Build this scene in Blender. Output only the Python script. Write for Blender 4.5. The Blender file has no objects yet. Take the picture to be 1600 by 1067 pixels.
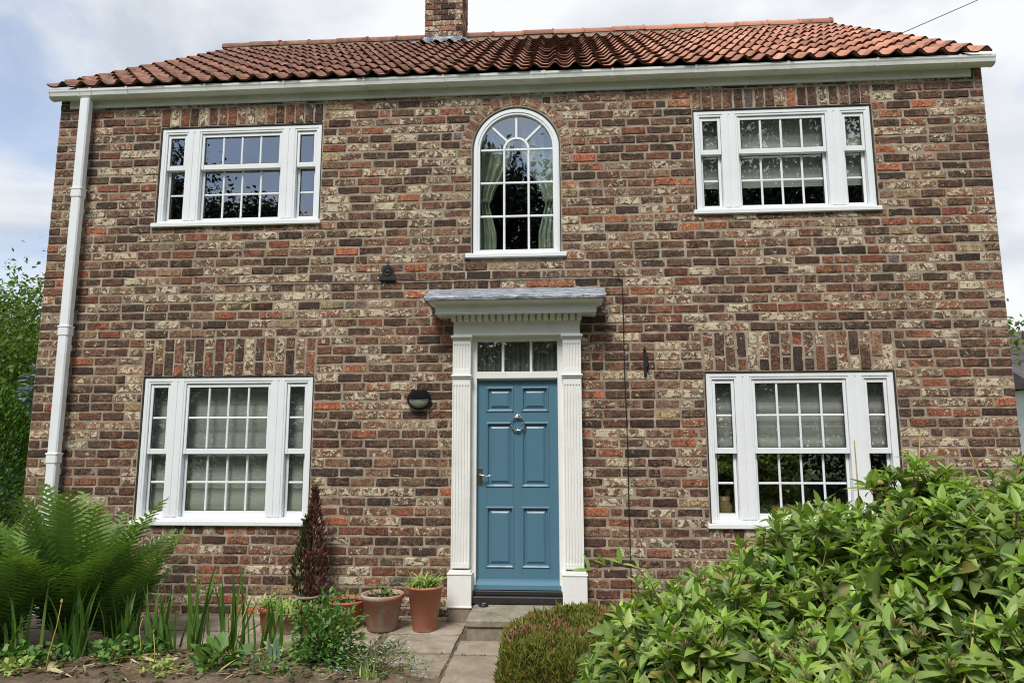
import bpy, bmesh, math, random
import numpy as np
from mathutils import Matrix, Vector, noise as mnoise
RND = random.Random(7)
NP = np.random.default_rng(11)
S = bpy.context.scene
COL = S.collection

# ------------------------------------------------------------------ camera
CAM_F, CAM_P, CAM_Y, CAM_R = 1100.0, 0.14677, -0.06972, -0.00175
CAM_C = np.array([0.4117, -6.58821, 1.53884])
_f = np.array([math.sin(CAM_Y)*math.cos(CAM_P), math.cos(CAM_Y)*math.cos(CAM_P), math.sin(CAM_P)])
_r = np.cross(_f, [0, 0, 1.0]); _r /= np.linalg.norm(_r); _u = np.cross(_r, _f)
_r2 = _r*math.cos(CAM_R)+_u*math.sin(CAM_R); _u2 = -_r*math.sin(CAM_R)+_u*math.cos(CAM_R)
cd = bpy.data.cameras.new('camera'); cam = bpy.data.objects.new('camera', cd); COL.objects.link(cam)
cd.sensor_width = 36; cd.lens = CAM_F/1600*36; cd.clip_end = 900; cd.clip_start = 0.05
cam.matrix_world = Matrix(((_r2[0], _u2[0], -_f[0], CAM_C[0]), (_r2[1], _u2[1], -_f[1], CAM_C[1]), (_r2[2], _u2[2], -_f[2], CAM_C[2]), (0, 0, 0, 1)))
S.camera = cam
def proj(P):
    d = np.asarray(P, float)-CAM_C; z = d@_f
    return 800+CAM_F*(d@_r2)/z, 533.5-CAM_F*(d@_u2)/z, z

# ------------------------------------------------------------------ sky, sun, exposure
SUN_EL, SUN_AZ = math.radians(54), math.radians(196)      # azimuth measured from +Y clockwise
w = bpy.data.worlds.new('World'); S.world = w; w.use_nodes = True
nt = w.node_tree; nt.nodes.clear()
def wn(t, **k):
    n = nt.nodes.new(t)
    for a, b in k.items(): setattr(n, a, b)
    return n
sky = wn('ShaderNodeTexSky', sky_type='NISHITA', sun_disc=False, sun_elevation=SUN_EL, sun_rotation=SUN_AZ, air_density=1.0, dust_density=0.5, ozone_density=2.5)
tc = wn('ShaderNodeTexCoord'); sep = wn('ShaderNodeSeparateXYZ'); nt.links.new(tc.outputs['Generated'], sep.inputs[0])
zc = wn('ShaderNodeMath', operation='MAXIMUM'); nt.links.new(sep.outputs['Z'], zc.inputs[0]); zc.inputs[1].default_value = 0.0
za = wn('ShaderNodeMath', operation='ADD'); nt.links.new(zc.outputs[0], za.inputs[0]); za.inputs[1].default_value = 0.28
dx = wn('ShaderNodeMath', operation='DIVIDE'); nt.links.new(sep.outputs['X'], dx.inputs[0]); nt.links.new(za.outputs[0], dx.inputs[1])
dy = wn('ShaderNodeMath', operation='DIVIDE'); nt.links.new(sep.outputs['Y'], dy.inputs[0]); nt.links.new(za.outputs[0], dy.inputs[1])
cb = wn('ShaderNodeCombineXYZ'); nt.links.new(dx.outputs[0], cb.inputs[0]); nt.links.new(dy.outputs[0], cb.inputs[1])
cb.inputs[2].default_value = 58.91
vr = wn('ShaderNodeVectorRotate', rotation_type='Z_AXIS'); vr.inputs['Angle'].default_value = math.radians(153); nt.links.new(cb.outputs[0], vr.inputs['Vector'])
n1 = wn('ShaderNodeTexNoise'); n1.inputs['Scale'].default_value = 1.25; n1.inputs['Detail'].default_value = 9; n1.inputs['Roughness'].default_value = 0.55; n1.inputs['Distortion'].default_value = 0.35
n2 = wn('ShaderNodeTexNoise'); n2.inputs['Scale'].default_value = 2.1; n2.inputs['Detail'].default_value = 7; n2.inputs['Roughness'].default_value = 0.5; n2.inputs['Distortion'].default_value = 0.5
nt.links.new(vr.outputs[0], n1.inputs['Vector']); nt.links.new(vr.outputs[0], n2.inputs['Vector'])
mr = wn('ShaderNodeMapRange', interpolation_type='SMOOTHSTEP'); nt.links.new(n1.outputs['Fac'], mr.inputs['Value'])
mr.inputs['From Min'].default_value = 0.35; mr.inputs['From Max'].default_value = 0.50; mr.inputs['To Min'].default_value = 0.38
cr = wn('ShaderNodeValToRGB'); nt.links.new(n2.outputs['Fac'], cr.inputs[0])
cr.color_ramp.elements[0].position = 0.38; cr.color_ramp.elements[0].color = (4.9, 5.4, 6.1, 1)
cr.color_ramp.elements[1].position = 0.60; cr.color_ramp.elements[1].color = (7.9, 8.0, 8.2, 1)
sm = wn('ShaderNodeMixRGB', blend_type='MULTIPLY'); sm.inputs[0].default_value = 1; nt.links.new(sky.outputs[0], sm.inputs[1]); sm.inputs[2].default_value = (1.6, 1.6, 1.6, 1)
mx = wn('ShaderNodeMixRGB'); nt.links.new(mr.outputs[0], mx.inputs[0]); nt.links.new(sm.outputs[0], mx.inputs[1]); nt.links.new(cr.outputs[0], mx.inputs[2])
bg = wn('ShaderNodeBackground'); bg.inputs['Strength'].default_value = 0.085; nt.links.new(mx.outputs[0], bg.inputs[0])
wo = wn('ShaderNodeOutputWorld'); nt.links.new(bg.outputs[0], wo.inputs[0])
sl = bpy.data.lights.new('sun', 'SUN'); sl.energy = 2.7; sl.angle = math.radians(18); sl.color = (1, 0.96, 0.9)
so = bpy.data.objects.new('sun', sl); COL.objects.link(so)
sd = Vector((math.sin(SUN_AZ)*math.cos(SUN_EL), math.cos(SUN_AZ)*math.cos(SUN_EL), math.sin(SUN_EL)))
so.rotation_euler = sd.to_track_quat('Z', 'Y').to_euler(); so.location = (0, -8, 14)
S.view_settings.view_transform = 'Standard'; S.view_settings.look = 'None'; S.view_settings.gamma = 1
S.view_settings.exposure = 0.53
S.render.engine = 'CYCLES'
S.cycles.use_denoising = True; S.cycles.filter_width = 1.05
S.cycles.max_bounces = 8; S.cycles.transparent_max_bounces = 16

# ------------------------------------------------------------------ helpers
def lin(c):
    return tuple(((v/255)/12.92 if v/255 <= 0.04045 else ((v/255+0.055)/1.055)**2.4) for v in c)
def tag(o, label=None, cat=None, group=None, kind=None):
    if label: o['label'] = label
    if cat: o['category'] = cat
    if group: o['group'] = group
    if kind: o['kind'] = kind
    return o
def empty(name, loc=(0, 0, 0), rz=0.0):
    o = bpy.data.objects.new(name, None); COL.objects.link(o); o.location = loc; o.rotation_euler = (0, 0, rz); o.empty_display_size = 0.2
    return o
def link(name, me, mat=None, parent=None, kind=None):
    o = bpy.data.objects.new(name, me); COL.objects.link(o)
    if mat is not None and not me.materials: me.materials.append(mat)
    if parent is not None: o.parent = parent
    if kind: o['kind'] = kind
    return o
class MB:
    """collects polygons; every vertex may carry a colour (col) and a variation vector (var)"""
    def __init__(s): s.v = []; s.f = []; s.c = []; s.k = []
    def add(s, vs, fs, c=None, k=None):
        b = len(s.v); s.v.extend(vs); s.f.extend([tuple(i+b for i in f) for f in fs])
        if c is not None: s.c.extend([c]*len(vs))
        if k is not None: s.k.extend([k]*len(vs))
    def box(s, x0, x1, y0, y1, z0, z1, b=0.003, c=None, k=None):
        b = min(b, (x1-x0)*.45, (y1-y0)*.45, (z1-z0)*.45)
        vs = []
        for sx in (0, 1):
            for sy in (0, 1):
                for sz in (0, 1):
                    X = (x0, x1)[sx]; Y = (y0, y1)[sy]; Z = (z0, z1)[sz]
                    ix = b if sx == 0 else -b; iy = b if sy == 0 else -b; iz = b if sz == 0 else -b
                    vs += [(X, Y+iy, Z+iz), (X+ix, Y, Z+iz), (X+ix, Y+iy, Z)]
        def i(sx, sy, sz, a): return (sx*4+sy*2+sz)*3+a
        fs = [(i(0,0,0,0), i(0,0,1,0), i(0,1,1,0), i(0,1,0,0)), (i(1,0,0,0), i(1,1,0,0), i(1,1,1,0), i(1,0,1,0)),
              (i(0,0,0,1), i(1,0,0,1), i(1,0,1,1), i(0,0,1,1)), (i(0,1,0,1), i(0,1,1,1), i(1,1,1,1), i(1,1,0,1)),
              (i(0,0,0,2), i(0,1,0,2), i(1,1,0,2), i(1,0,0,2)), (i(0,0,1,2), i(1,0,1,2), i(1,1,1,2), i(0,1,1,2))]
        for sx in (0, 1):
            for sy in (0, 1):
                q = (i(sx,sy,0,0), i(sx,sy,0,1), i(sx,sy,1,1), i(sx,sy,1,0)); fs.append(q if sx == sy else q[::-1])
        for sx in (0, 1):
            for sz in (0, 1):
                q = (i(sx,0,sz,0), i(sx,1,sz,0), i(sx,1,sz,2), i(sx,0,sz,2)); fs.append(q if sx != sz else q[::-1])
        for sy in (0, 1):
            for sz in (0, 1):
                q = (i(0,sy,sz,1), i(1,sy,sz,1), i(1,sy,sz,2), i(0,sy,sz,2)); fs.append(q if sy == sz else q[::-1])
        for sx in (0, 1):
            for sy in (0, 1):
                for sz in (0, 1):
                    q = (i(sx,sy,sz,0), i(sx,sy,sz,1), i(sx,sy,sz,2)); fs.append(q if (sx+sy+sz) % 2 else q[::-1])
        s.add(vs, fs, c, k)
    def tube(s, pts, rad, n=6, cap=True):
        pts = [Vector(p) for p in pts]; rads = rad if isinstance(rad, (list, tuple)) else [rad]*len(pts)
        vs = []; up = None
        for i, p in enumerate(pts):
            t = (pts[min(i+1, len(pts)-1)]-pts[max(i-1, 0)]).normalized()
            if up is None:
                a = Vector((0, 0, 1)) if abs(t.z) < .9 else Vector((1, 0, 0)); up = t.cross(a).normalized()
            else: up = (up-t*up.dot(t)).normalized()
            w_ = t.cross(up)
            for j in range(n):
                an = 2*math.pi*j/n; vs.append(tuple(p+(up*math.cos(an)+w_*math.sin(an))*rads[i]))
        fs = [(i*n+j, i*n+(j+1) % n, (i+1)*n+(j+1) % n, (i+1)*n+j) for i in range(len(pts)-1) for j in range(n)]
        if cap: fs += [tuple(range(n))[::-1], tuple(range((len(pts)-1)*n, len(pts)*n))]
        s.add(vs, fs)
    def lathe(s, prof, n=32, c=(0, 0, 0), jit=0.0):
        vs = []
        for k, (r, z) in enumerate(prof):
            for j in range(n):
                a = 2*math.pi*j/n; q = 1+jit*math.sin(3*a+k*.3)
                vs.append((c[0]+r*q*math.cos(a), c[1]+r*q*math.sin(a), c[2]+z))
        fs = [(i*n+j, i*n+(j+1) % n, (i+1)*n+(j+1) % n, (i+1)*n+j) for i in range(len(prof)-1) for j in range(n)]
        s.add(vs, fs)
    def prism(s, poly, ax, a0, a1):
        """poly: 2D points; ax 'x' -> (y,z) extruded along x; 'y' -> (x,z); 'z' -> (x,y)"""
        n = len(poly)
        def P(p, a): return (a, p[0], p[1]) if ax == 'x' else ((p[0], a, p[1]) if ax == 'y' else (p[0], p[1], a))
        s.add([P(p, a0) for p in poly]+[P(p, a1) for p in poly],
              [(i, (i+1) % n, n+(i+1) % n, n+i) for i in range(n)]+[tuple(range(n))[::-1], tuple(range(n, 2*n))])
    def mesh(s, name, smooth=False, recalc=False):
        me = bpy.data.meshes.new(name); me.from_pydata(s.v, [], s.f)
        if s.c:
            a = me.attributes.new('bcol', 'FLOAT_COLOR', 'POINT'); a.data.foreach_set('color', np.array(s.c, np.float32).ravel())
        if s.k:
            a = me.attributes.new('bvar', 'FLOAT_VECTOR', 'POINT'); a.data.foreach_set('vector', np.array(s.k, np.float32).ravel())
        if recalc:
            bm = bmesh.new(); bm.from_mesh(me); bmesh.ops.recalc_face_normals(bm, faces=bm.faces); bm.to_mesh(me); bm.free()
        if smooth: me.shade_smooth()
        me.update(); return me
    def build(s, name, mat, parent=None, smooth=False, kind=None, recalc=True):
        return link(name, s.mesh(name, smooth, recalc), mat, parent, kind)
def npmesh(name, V, F, rnd=None, smooth=True):
    """V (n,3), F (m,k) uniform polygons, rnd per-vertex float attribute lrnd"""
    me = bpy.data.meshes.new(name); n, (m, k) = len(V), F.shape
    me.vertices.add(n); me.vertices.foreach_set('co', V.astype(np.float32).ravel())
    me.loops.add(m*k); me.loops.foreach_set('vertex_index', F.astype(np.int32).ravel())
    me.polygons.add(m); me.polygons.foreach_set('loop_start', np.arange(0, m*k, k, dtype=np.int32))
    me.polygons.foreach_set('use_smooth', np.full(m, smooth))
    if rnd is not None:
        a = me.attributes.new('lrnd', 'FLOAT', 'POINT'); a.data.foreach_set('value', rnd.astype(np.float32))
    me.update(calc_edges=True); me.validate(); return me
def scatter(T, F, M, O, rnd=None):
    """instances of a template (T verts, F faces) with matrices M (N,3,3), offsets O (N,3)"""
    N, nv = len(O), len(T)
    V = np.einsum('nij,vj->nvi', M, T)+O[:, None, :]
    FF = (F[None]+np.arange(N)[:, None, None]*nv).reshape(-1, F.shape[1])
    r = np.repeat(rnd if rnd is not None else NP.random(N), nv)
    return V.reshape(-1, 3), FF, r
def cat(parts):
    vs, fs, rs, b = [], [], [], 0
    for V, F, r in parts: vs.append(V); fs.append(F+b); rs.append(r); b += len(V)
    return np.concatenate(vs), np.concatenate(fs), np.concatenate(rs)
def leaf_t(L=1.0, W=0.35, n=4, fold=0.25, droop=0.3, peak=0.4):
    """leaf along +X, blade in XY, folded up at its edges and drooping to its tip"""
    vs = []
    for i in range(n+1):
        t = i/n; wd = W*.5*(math.sin(math.pi*t**(math.log(.5)/math.log(peak)))**.85 if 0 < t < 1 else 0.03)
        z = -droop*t*t*L
        vs += [(t*L, wd, z+fold*wd), (t*L, 0, z), (t*L, -wd, z+fold*wd)]
    fs = []
    for i in range(n):
        a = i*3; fs += [(a, a+1, a+4, a+3), (a+1, a+2, a+5, a+4)]
    return np.array(vs, float), np.array(fs)
def frames(d, roll=None):
    """orthonormal frames (N,3,3) whose X axis is d and Z axis leans upward, rolled about X"""
    d = d/np.linalg.norm(d, axis=1, keepdims=True)
    up = np.tile([0, 0, 1.0], (len(d), 1)); up[np.abs(d[:, 2]) > .97] = [0, 1.0, 0.2]
    y = np.cross(up, d); y /= np.linalg.norm(y, axis=1, keepdims=True); z = np.cross(d, y)
    if roll is not None:
        c, s_ = np.cos(roll)[:, None], np.sin(roll)[:, None]; y, z = y*c+z*s_, -y*s_+z*c
    return np.stack([d, y, z], 2)

# ------------------------------------------------------------------ materials
def mat_new(name):
    m = bpy.data.materials.new(name); m.use_nodes = True; t = m.node_tree
    return m, t, t.nodes['Principled BSDF']
def N(t, typ, **k):
    n = t.nodes.new(typ)
    for a, b in k.items():
        if a in ('Scale', 'Detail', 'Roughness', 'Distortion', 'From Min', 'From Max', 'To Min', 'To Max', 'Strength', 'Distance', 'Fac', 'IOR'): n.inputs[a].default_value = b
        else: setattr(n, a, b)
    return n
def noise(t, vec, scale, detail=4, rough=0.6, dist=0.0):
    n = N(t, 'ShaderNodeTexNoise', Scale=scale, Detail=detail, Roughness=rough, Distortion=dist); t.links.new(vec, n.inputs['Vector']); return n.outputs['Fac']
def ramp(t, fac, stops, mode='LINEAR'):
    n = t.nodes.new('ShaderNodeValToRGB'); n.color_ramp.interpolation = mode; e = n.color_ramp.elements
    while len(e) < len(stops): e.new(0.5)
    for el, (p, c) in zip(e, stops): el.position = p; el.color = (*c[:3], 1) if len(c) == 3 else c
    t.links.new(fac, n.inputs[0]); return n.outputs['Color']
def mixc(t, fac, a, b, mode='MIX'):
    n = t.nodes.new('ShaderNodeMixRGB'); n.blend_type = mode
    for s_, v in ((n.inputs[0], fac), (n.inputs[1], a), (n.inputs[2], b)):
        if hasattr(v, 'links') or hasattr(v, 'is_linked'): t.links.new(v, s_)
        elif isinstance(v, (int, float)): s_.default_value = v
        else: s_.default_value = (*v[:3], 1)
    return n.outputs[0]
def smap(t, val, a, b, lo=0.0, hi=1.0):
    n = N(t, 'ShaderNodeMapRange', interpolation_type='SMOOTHSTEP'); t.links.new(val, n.inputs['Value'])
    for nm, v in (('From Min', a), ('From Max', b), ('To Min', lo), ('To Max', hi)):
        if hasattr(v, 'is_linked'): t.links.new(v, n.inputs[nm])
        else: n.inputs[nm].default_value = v
    return n.outputs[0]
def math2(t, op, a, b=None):
    n = t.nodes.new('ShaderNodeMath'); n.operation = op
    for s_, v in ((n.inputs[0], a), (n.inputs[1], b)):
        if v is None: continue
        if hasattr(v, 'is_linked'): t.links.new(v, s_)
        else: s_.default_value = v
    return n.outputs[0]
def bump(t, bsdf, h, strength, dist):
    n = N(t, 'ShaderNodeBump', Strength=strength, Distance=dist); t.links.new(h, n.inputs['Height']); t.links.new(n.outputs[0], bsdf.inputs['Normal'])
def wpos(t): return t.nodes.new('ShaderNodeNewGeometry').outputs['Position']
def rnd01(t):
    a = t.nodes.new('ShaderNodeAttribute'); a.attribute_name = 'lrnd'; o = t.nodes.new('ShaderNodeObjectInfo')
    return math2(t, 'FRACT', math2(t, 'ADD', a.outputs['Fac'], o.outputs['Random']))

def m_brick():
    m, t, b = mat_new('reclaimed_brick'); p = wpos(t)
    col = t.nodes.new('ShaderNodeAttribute'); col.attribute_name = 'bcol'
    var = t.nodes.new('ShaderNodeAttribute'); var.attribute_name = 'bvar'; sv = t.nodes.new('ShaderNodeSeparateXYZ'); t.links.new(var.outputs['Vector'], sv.inputs[0])
    ad = t.nodes.new('ShaderNodeVectorMath'); ad.operation = 'MULTIPLY_ADD'; t.links.new(var.outputs['Vector'], ad.inputs[0]); ad.inputs[1].default_value = (7, 3, 11); t.links.new(p, ad.inputs[2]); q = ad.outputs[0]
    nA = noise(t, q, 13, 5, .65, .6); nB = noise(t, q, 19, 5, .62, .9); nC = noise(t, p, 150, 3, .6); nD = noise(t, q, 22, 5, .7, 1.2); nE = noise(t, q, 75, 4, .7, .3)
    hue = ramp(t, math2(t, 'FRACT', math2(t, 'MULTIPLY', sv.outputs['Z'], 7.3)), [(0, lin((120, 80, 60))), (.2, lin((70, 52, 46))), (.4, lin((152, 120, 96))), (.6, lin((130, 76, 56))), (.8, lin((108, 88, 74))), (1, lin((156, 100, 74)))])
    c = mixc(t, smap(t, nD, .43, .58, .05, .72), col.outputs['Color'], hue)
    c = mixc(t, 1.0, c, ramp(t, noise(t, p, .7, 5, .6), [(.3, (.80, .80, .81)), (.7, (1.14, 1.13, 1.11))]), 'MULTIPLY')
    nF = noise(t, q, 48, 5, .75, .8)
    c = mixc(t, 1.0, c, ramp(t, nF, [(.37, (.40, .38, .39)), (.5, (1, 1, 1)), (.62, (1.7, 1.6, 1.5))]), 'MULTIPLY')
    # soot
    th = math2(t, 'SUBTRACT', .70, math2(t, 'MULTIPLY', sv.outputs['Y'], .34))
    c = mixc(t, smap(t, nA, math2(t, 'SUBTRACT', th, .09), math2(t, 'ADD', th, .09), 0, .85), c, lin((54, 46, 44)))
    c = mixc(t, math2(t, 'MULTIPLY', sv.outputs['X'], smap(t, nF, .38, .6, .08, .5)), c, lin((172, 142, 116)))
    # old lime left on the face
    th2 = math2(t, 'SUBTRACT', .66, math2(t, 'MULTIPLY', sv.outputs['X'], .24))
    nL = math2(t, 'ADD', math2(t, 'MULTIPLY', nB, .74), math2(t, 'MULTIPLY', nE, .26))
    lime = smap(t, nL, math2(t, 'SUBTRACT', th2, .03), math2(t, 'ADD', th2, .035), 0, .92)
    c = mixc(t, lime, c, mixc(t, nC, lin((192, 174, 142)), lin((236, 224, 196))))
    # pits and speckle
    c = mixc(t, smap(t, nE, .43, .36, 0, .8), c, lin((46, 36, 34)))
    c = mixc(t, smap(t, nC, .4, .7, .0, .16), c, lin((160, 140, 120)))
    hs = t.nodes.new('ShaderNodeHueSaturation'); hs.inputs['Saturation'].default_value = .98; hs.inputs['Value'].default_value = 1.0; t.links.new(c, hs.inputs['Color']); c = hs.outputs[0]
    t.links.new(c, b.inputs['Base Color']); b.inputs['Roughness'].default_value = .92; b.inputs['Specular IOR Level'].default_value = .2
    h = math2(t, 'ADD', math2(t, 'MULTIPLY', nE, 1.0), math2(t, 'ADD', math2(t, 'MULTIPLY', nC, .35), math2(t, 'MULTIPLY', lime, .35)))
    bump(t, b, h, 1.0, .010); return m
def m_mortar():
    m, t, b = mat_new('lime_mortar'); p = wpos(t)
    a = noise(t, p, 9, 5, .6); f = noise(t, p, 160, 3, .7); g = noise(t, p, 1.3, 4, .6)
    c = ramp(t, a, [(.35, lin((134, 121, 104))), (.52, lin((162, 149, 130))), (.68, lin((190, 178, 158)))])
    c = mixc(t, smap(t, g, .4, .65, 0, .4), c, lin((132, 118, 103)))
    c = mixc(t, smap(t, f, .58, .72, 0, .6), c, lin((90, 78, 68)))
    t.links.new(c, b.inputs['Base Color']); b.inputs['Roughness'].default_value = .95; b.inputs['Specular IOR Level'].default_value = .15
    bump(t, b, math2(t, 'ADD', f, a), .8, .006); return m
def m_paint(name, rgb, rough=.4, dirt=.12, spec=.5, dirtc=(120, 118, 100)):
    m, t, b = mat_new(name); p = wpos(t)
    a = noise(t, p, 3.5, 6, .65); f = noise(t, p, 45, 4, .6)
    c = mixc(t, smap(t, a, .42, .75, 0, dirt), lin(rgb), lin(dirtc))
    c = mixc(t, smap(t, f, .62, .8, 0, dirt), c, lin(dirtc))
    t.links.new(c, b.inputs['Base Color']); b.inputs['Specular IOR Level'].default_value = spec
    t.links.new(smap(t, a, .3, .7, rough*.85, rough*1.25), b.inputs['Roughness'])
    bump(t, b, f, .12, .001); return m
def m_tile():
    m, t, b = mat_new('clay_pantile'); p = wpos(t); r = rnd01(t)
    a = noise(t, p, 7, 6, .65, .3); f = noise(t, p, 60, 4, .65); g = noise(t, p, .55, 3, .5)
    c = ramp(t, r, [(0, lin((150, 106, 90))), (.25, lin((182, 128, 106))), (.5, lin((200, 144, 118))), (.75, lin((170, 118, 98))), (1, lin((212, 160, 136)))])
    # browner to the west: dirt and lichen plus lighting angle put into the colour
    sx = t.nodes.new('ShaderNodeSeparateXYZ'); t.links.new(p, sx.inputs[0])
    west = smap(t, math2(t, 'ADD', sx.outputs['X'], math2(t, 'MULTIPLY', g, 3.0)), 4.2, -.2)
    c = mixc(t, math2(t, 'MULTIPLY', west, smap(t, a, .3, .62, .4, .92)), c, lin((112, 82, 70)))
    c = mixc(t, smap(t, a, .52, .68, 0, .7), c, lin((84, 66, 54)))
    c = mixc(t, smap(t, f, .63, .75, 0, .55), c, lin((186, 170, 140)))
    t.links.new(c, b.inputs['Base Color']); b.inputs['Roughness'].default_value = .85; b.inputs['Specular IOR Level'].default_value = .25
    bump(t, b, f, .5, .006); return m
def m_terra(name, base, pale, amount):
    m, t, b = mat_new(name); tcn = t.nodes.new('ShaderNodeTexCoord').outputs['Object']
    a = noise(t, tcn, 6, 6, .6, .5); f = noise(t, tcn, 90, 3, .6); g = noise(t, tcn, 15, 5, .7)
    c = mixc(t, smap(t, a, .62-amount*.35, .72-amount*.2, 0, .85), lin(base), lin(pale))
    c = mixc(t, smap(t, g, .58, .75, 0, .5), c, lin((92, 70, 58)))
    c = mixc(t, smap(t, f, .5, .8, 0, .25), c, lin((70, 50, 42)))
    t.links.new(c, b.inputs['Base Color']); b.inputs['Roughness'].default_value = .88; b.inputs['Specular IOR Level'].default_value = .2
    bump(t, b, math2(t, 'ADD', f, g), .35, .004); return m
def m_leaf(name, cols, rough=.45, trans=.25, spec=.4, nsc=14, attr_only=False):
    m, t, b = mat_new(name); r = rnd01(t); p = wpos(t)
    if attr_only:
        at = t.nodes.new('ShaderNodeAttribute'); at.attribute_name = 'lrnd'; r = at.outputs['Fac']
    k = len(cols); c = ramp(t, r, [(i/(k-1) if k > 1 else 0, lin(x)) for i, x in enumerate(cols)])
    n_ = noise(t, p, nsc, 4, .6); c = mixc(t, smap(t, n_, .4, .75, 0, .45), c, mixc(t, 1.0, c, (.62, .66, .5), 'MULTIPLY'))
    t.links.new(c, b.inputs['Base Color']); b.inputs['Roughness'].default_value = rough; b.inputs['Specular IOR Level'].default_value = spec
    tr = t.nodes.new('ShaderNodeBsdfTranslucent'); t.links.new(mixc(t, 1.0, c, (1.5, 1.6, .7), 'MULTIPLY'), tr.inputs[0])
    ms = N(t, 'ShaderNodeMixShader', Fac=trans); t.links.new(b.outputs[0], ms.inputs[1]); t.links.new(tr.outputs[0], ms.inputs[2])
    t.links.new(ms.outputs[0], t.nodes['Material Output'].inputs[0])
    bump(t, b, noise(t, p, 160, 3, .6), .25, .003); return m
def m_simple(name, rgb, rough=.6, metal=0.0, var=.25, scale=20, bumpd=.002, spec=.5):
    m, t, b = mat_new(name); p = wpos(t); a = noise(t, p, scale, 5, .65)
    c = mixc(t, smap(t, a, .35, .7, 0, 1), lin(rgb), tuple(v*(1-var) for v in lin(rgb)))
    t.links.new(c, b.inputs['Base Color']); b.inputs['Roughness'].default_value = rough; b.inputs['Metallic'].default_value = metal; b.inputs['Specular IOR Level'].default_value = spec
    bump(t, b, a, .4, bumpd); return m
def m_stone(name, c0, c1, c2, sc=5):
    m, t, b = mat_new(name); p = wpos(t); r = rnd01(t)
    a = noise(t, p, sc, 7, .68, .4); f = noise(t, p, 120, 3, .7); g = noise(t, p, 28, 5, .7)
    c = ramp(t, a, [(.3, lin(c0)), (.52, lin(c1)), (.72, lin(c2))])
    c = mixc(t, smap(t, r, 0, 1, 0, .35), c, lin((128, 108, 92)))
    c = mixc(t, smap(t, g, .58, .72, 0, .55), c, lin((78, 72, 62)))
    c = mixc(t, smap(t, f, .6, .75, 0, .45), c, lin((182, 174, 158)))
    t.links.new(c, b.inputs['Base Color']); b.inputs['Roughness'].default_value = .9; b.inputs['Specular IOR Level'].default_value = .25
    bump(t, b, math2(t, 'ADD', math2(t, 'MULTIPLY', f, .4), g), .6, .006); return m
def m_glass():
    m = bpy.data.materials.new('window_glass'); m.use_nodes = True; t = m.node_tree; t.nodes.remove(t.nodes['Principled BSDF'])
    g = t.nodes.new('ShaderNodeBsdfGlossy'); g.inputs['Roughness'].default_value = .0; g.inputs['Color'].default_value = (.96, .98, 1, 1)
    tr = t.nodes.new('ShaderNodeBsdfTransparent'); tr.inputs[0].default_value = (.95, .97, .96, 1)
    fr = N(t, 'ShaderNodeFresnel', IOR=1.55); ge = t.nodes.new('ShaderNodeNewGeometry'); t.links.new(smap(t, ge.outputs['Backfacing'], 0, 1, 1.55, 1/1.55), fr.inputs['IOR']); k = math2(t, 'MULTIPLY_ADD', fr.outputs[0], 1.0); t.nodes[-1].inputs[2].default_value = .23
    p = wpos(t); bn = N(t, 'ShaderNodeBump', Strength=.06, Distance=.01); t.links.new(noise(t, p, 2.2, 2, .5), bn.inputs['Height']); t.links.new(bn.outputs[0], g.inputs['Normal'])
    ms = t.nodes.new('ShaderNodeMixShader'); t.links.new(k, ms.inputs[0]); t.links.new(tr.outputs[0], ms.inputs[1]); t.links.new(g.outputs[0], ms.inputs[2])
    t.links.new(ms.outputs[0], t.nodes['Material Output'].inputs[0]); return m
def m_soil():
    m, t, b = mat_new('garden_soil'); p = wpos(t)
    a = noise(t, p, 4, 7, .7); f = noise(t, p, 55, 5, .75); g = noise(t, p, 190, 3, .7)
    c = ramp(t, a, [(.35, lin((92, 80, 66))), (.5, lin((126, 110, 92))), (.66, lin((156, 138, 116)))])
    c = mixc(t, smap(t, f, .5, .7, 0, .7), c, lin((78, 66, 54))); c = mixc(t, smap(t, g, .62, .74, 0, .6), c, lin((180, 164, 138)))
    t.links.new(c, b.inputs['Base Color']); b.inputs['Roughness'].default_value = .97; b.inputs['Specular IOR Level'].default_value = .1
    bump(t, b, math2(t, 'ADD', f, math2(t, 'MULTIPLY', g, .4)), 1, .02); return m
def m_lawn():
    m, t, b = mat_new('lawn_ground'); p = wpos(t); a = noise(t, p, .8, 6, .65); f = noise(t, p, 40, 4, .7)
    c = ramp(t, a, [(.3, lin((62, 80, 40))), (.7, lin((98, 112, 58)))]); c = mixc(t, smap(t, f, .45, .7, 0, .5), c, lin((70, 62, 44)))
    t.links.new(c, b.inputs['Base Color']); b.inputs['Roughness'].default_value = .95; bump(t, b, f, .8, .03); return m
def m_lead():
    m, t, b = mat_new('weathered_lead'); p = wpos(t)
    mp = t.nodes.new('ShaderNodeMapping'); mp.inputs['Scale'].default_value = (2.2, 9, 14); t.links.new(p, mp.inputs[0])
    a = noise(t, mp.outputs[0], 3.2, 7, .7, .6); f = noise(t, p, 40, 5, .7)
    c = ramp(t, a, [(.36, lin((92, 98, 106))), (.5, lin((140, 146, 154))), (.64, lin((196, 201, 206)))])
    c = mixc(t, smap(t, f, .52, .64, 0, .7), c, lin((80, 84, 90)))
    t.links.new(c, b.inputs['Base Color']); b.inputs['Roughness'].default_value = .6; b.inputs['Metallic'].default_value = .15
    bump(t, b, math2(t, 'ADD', a, f), .6, .008); return m

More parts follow.
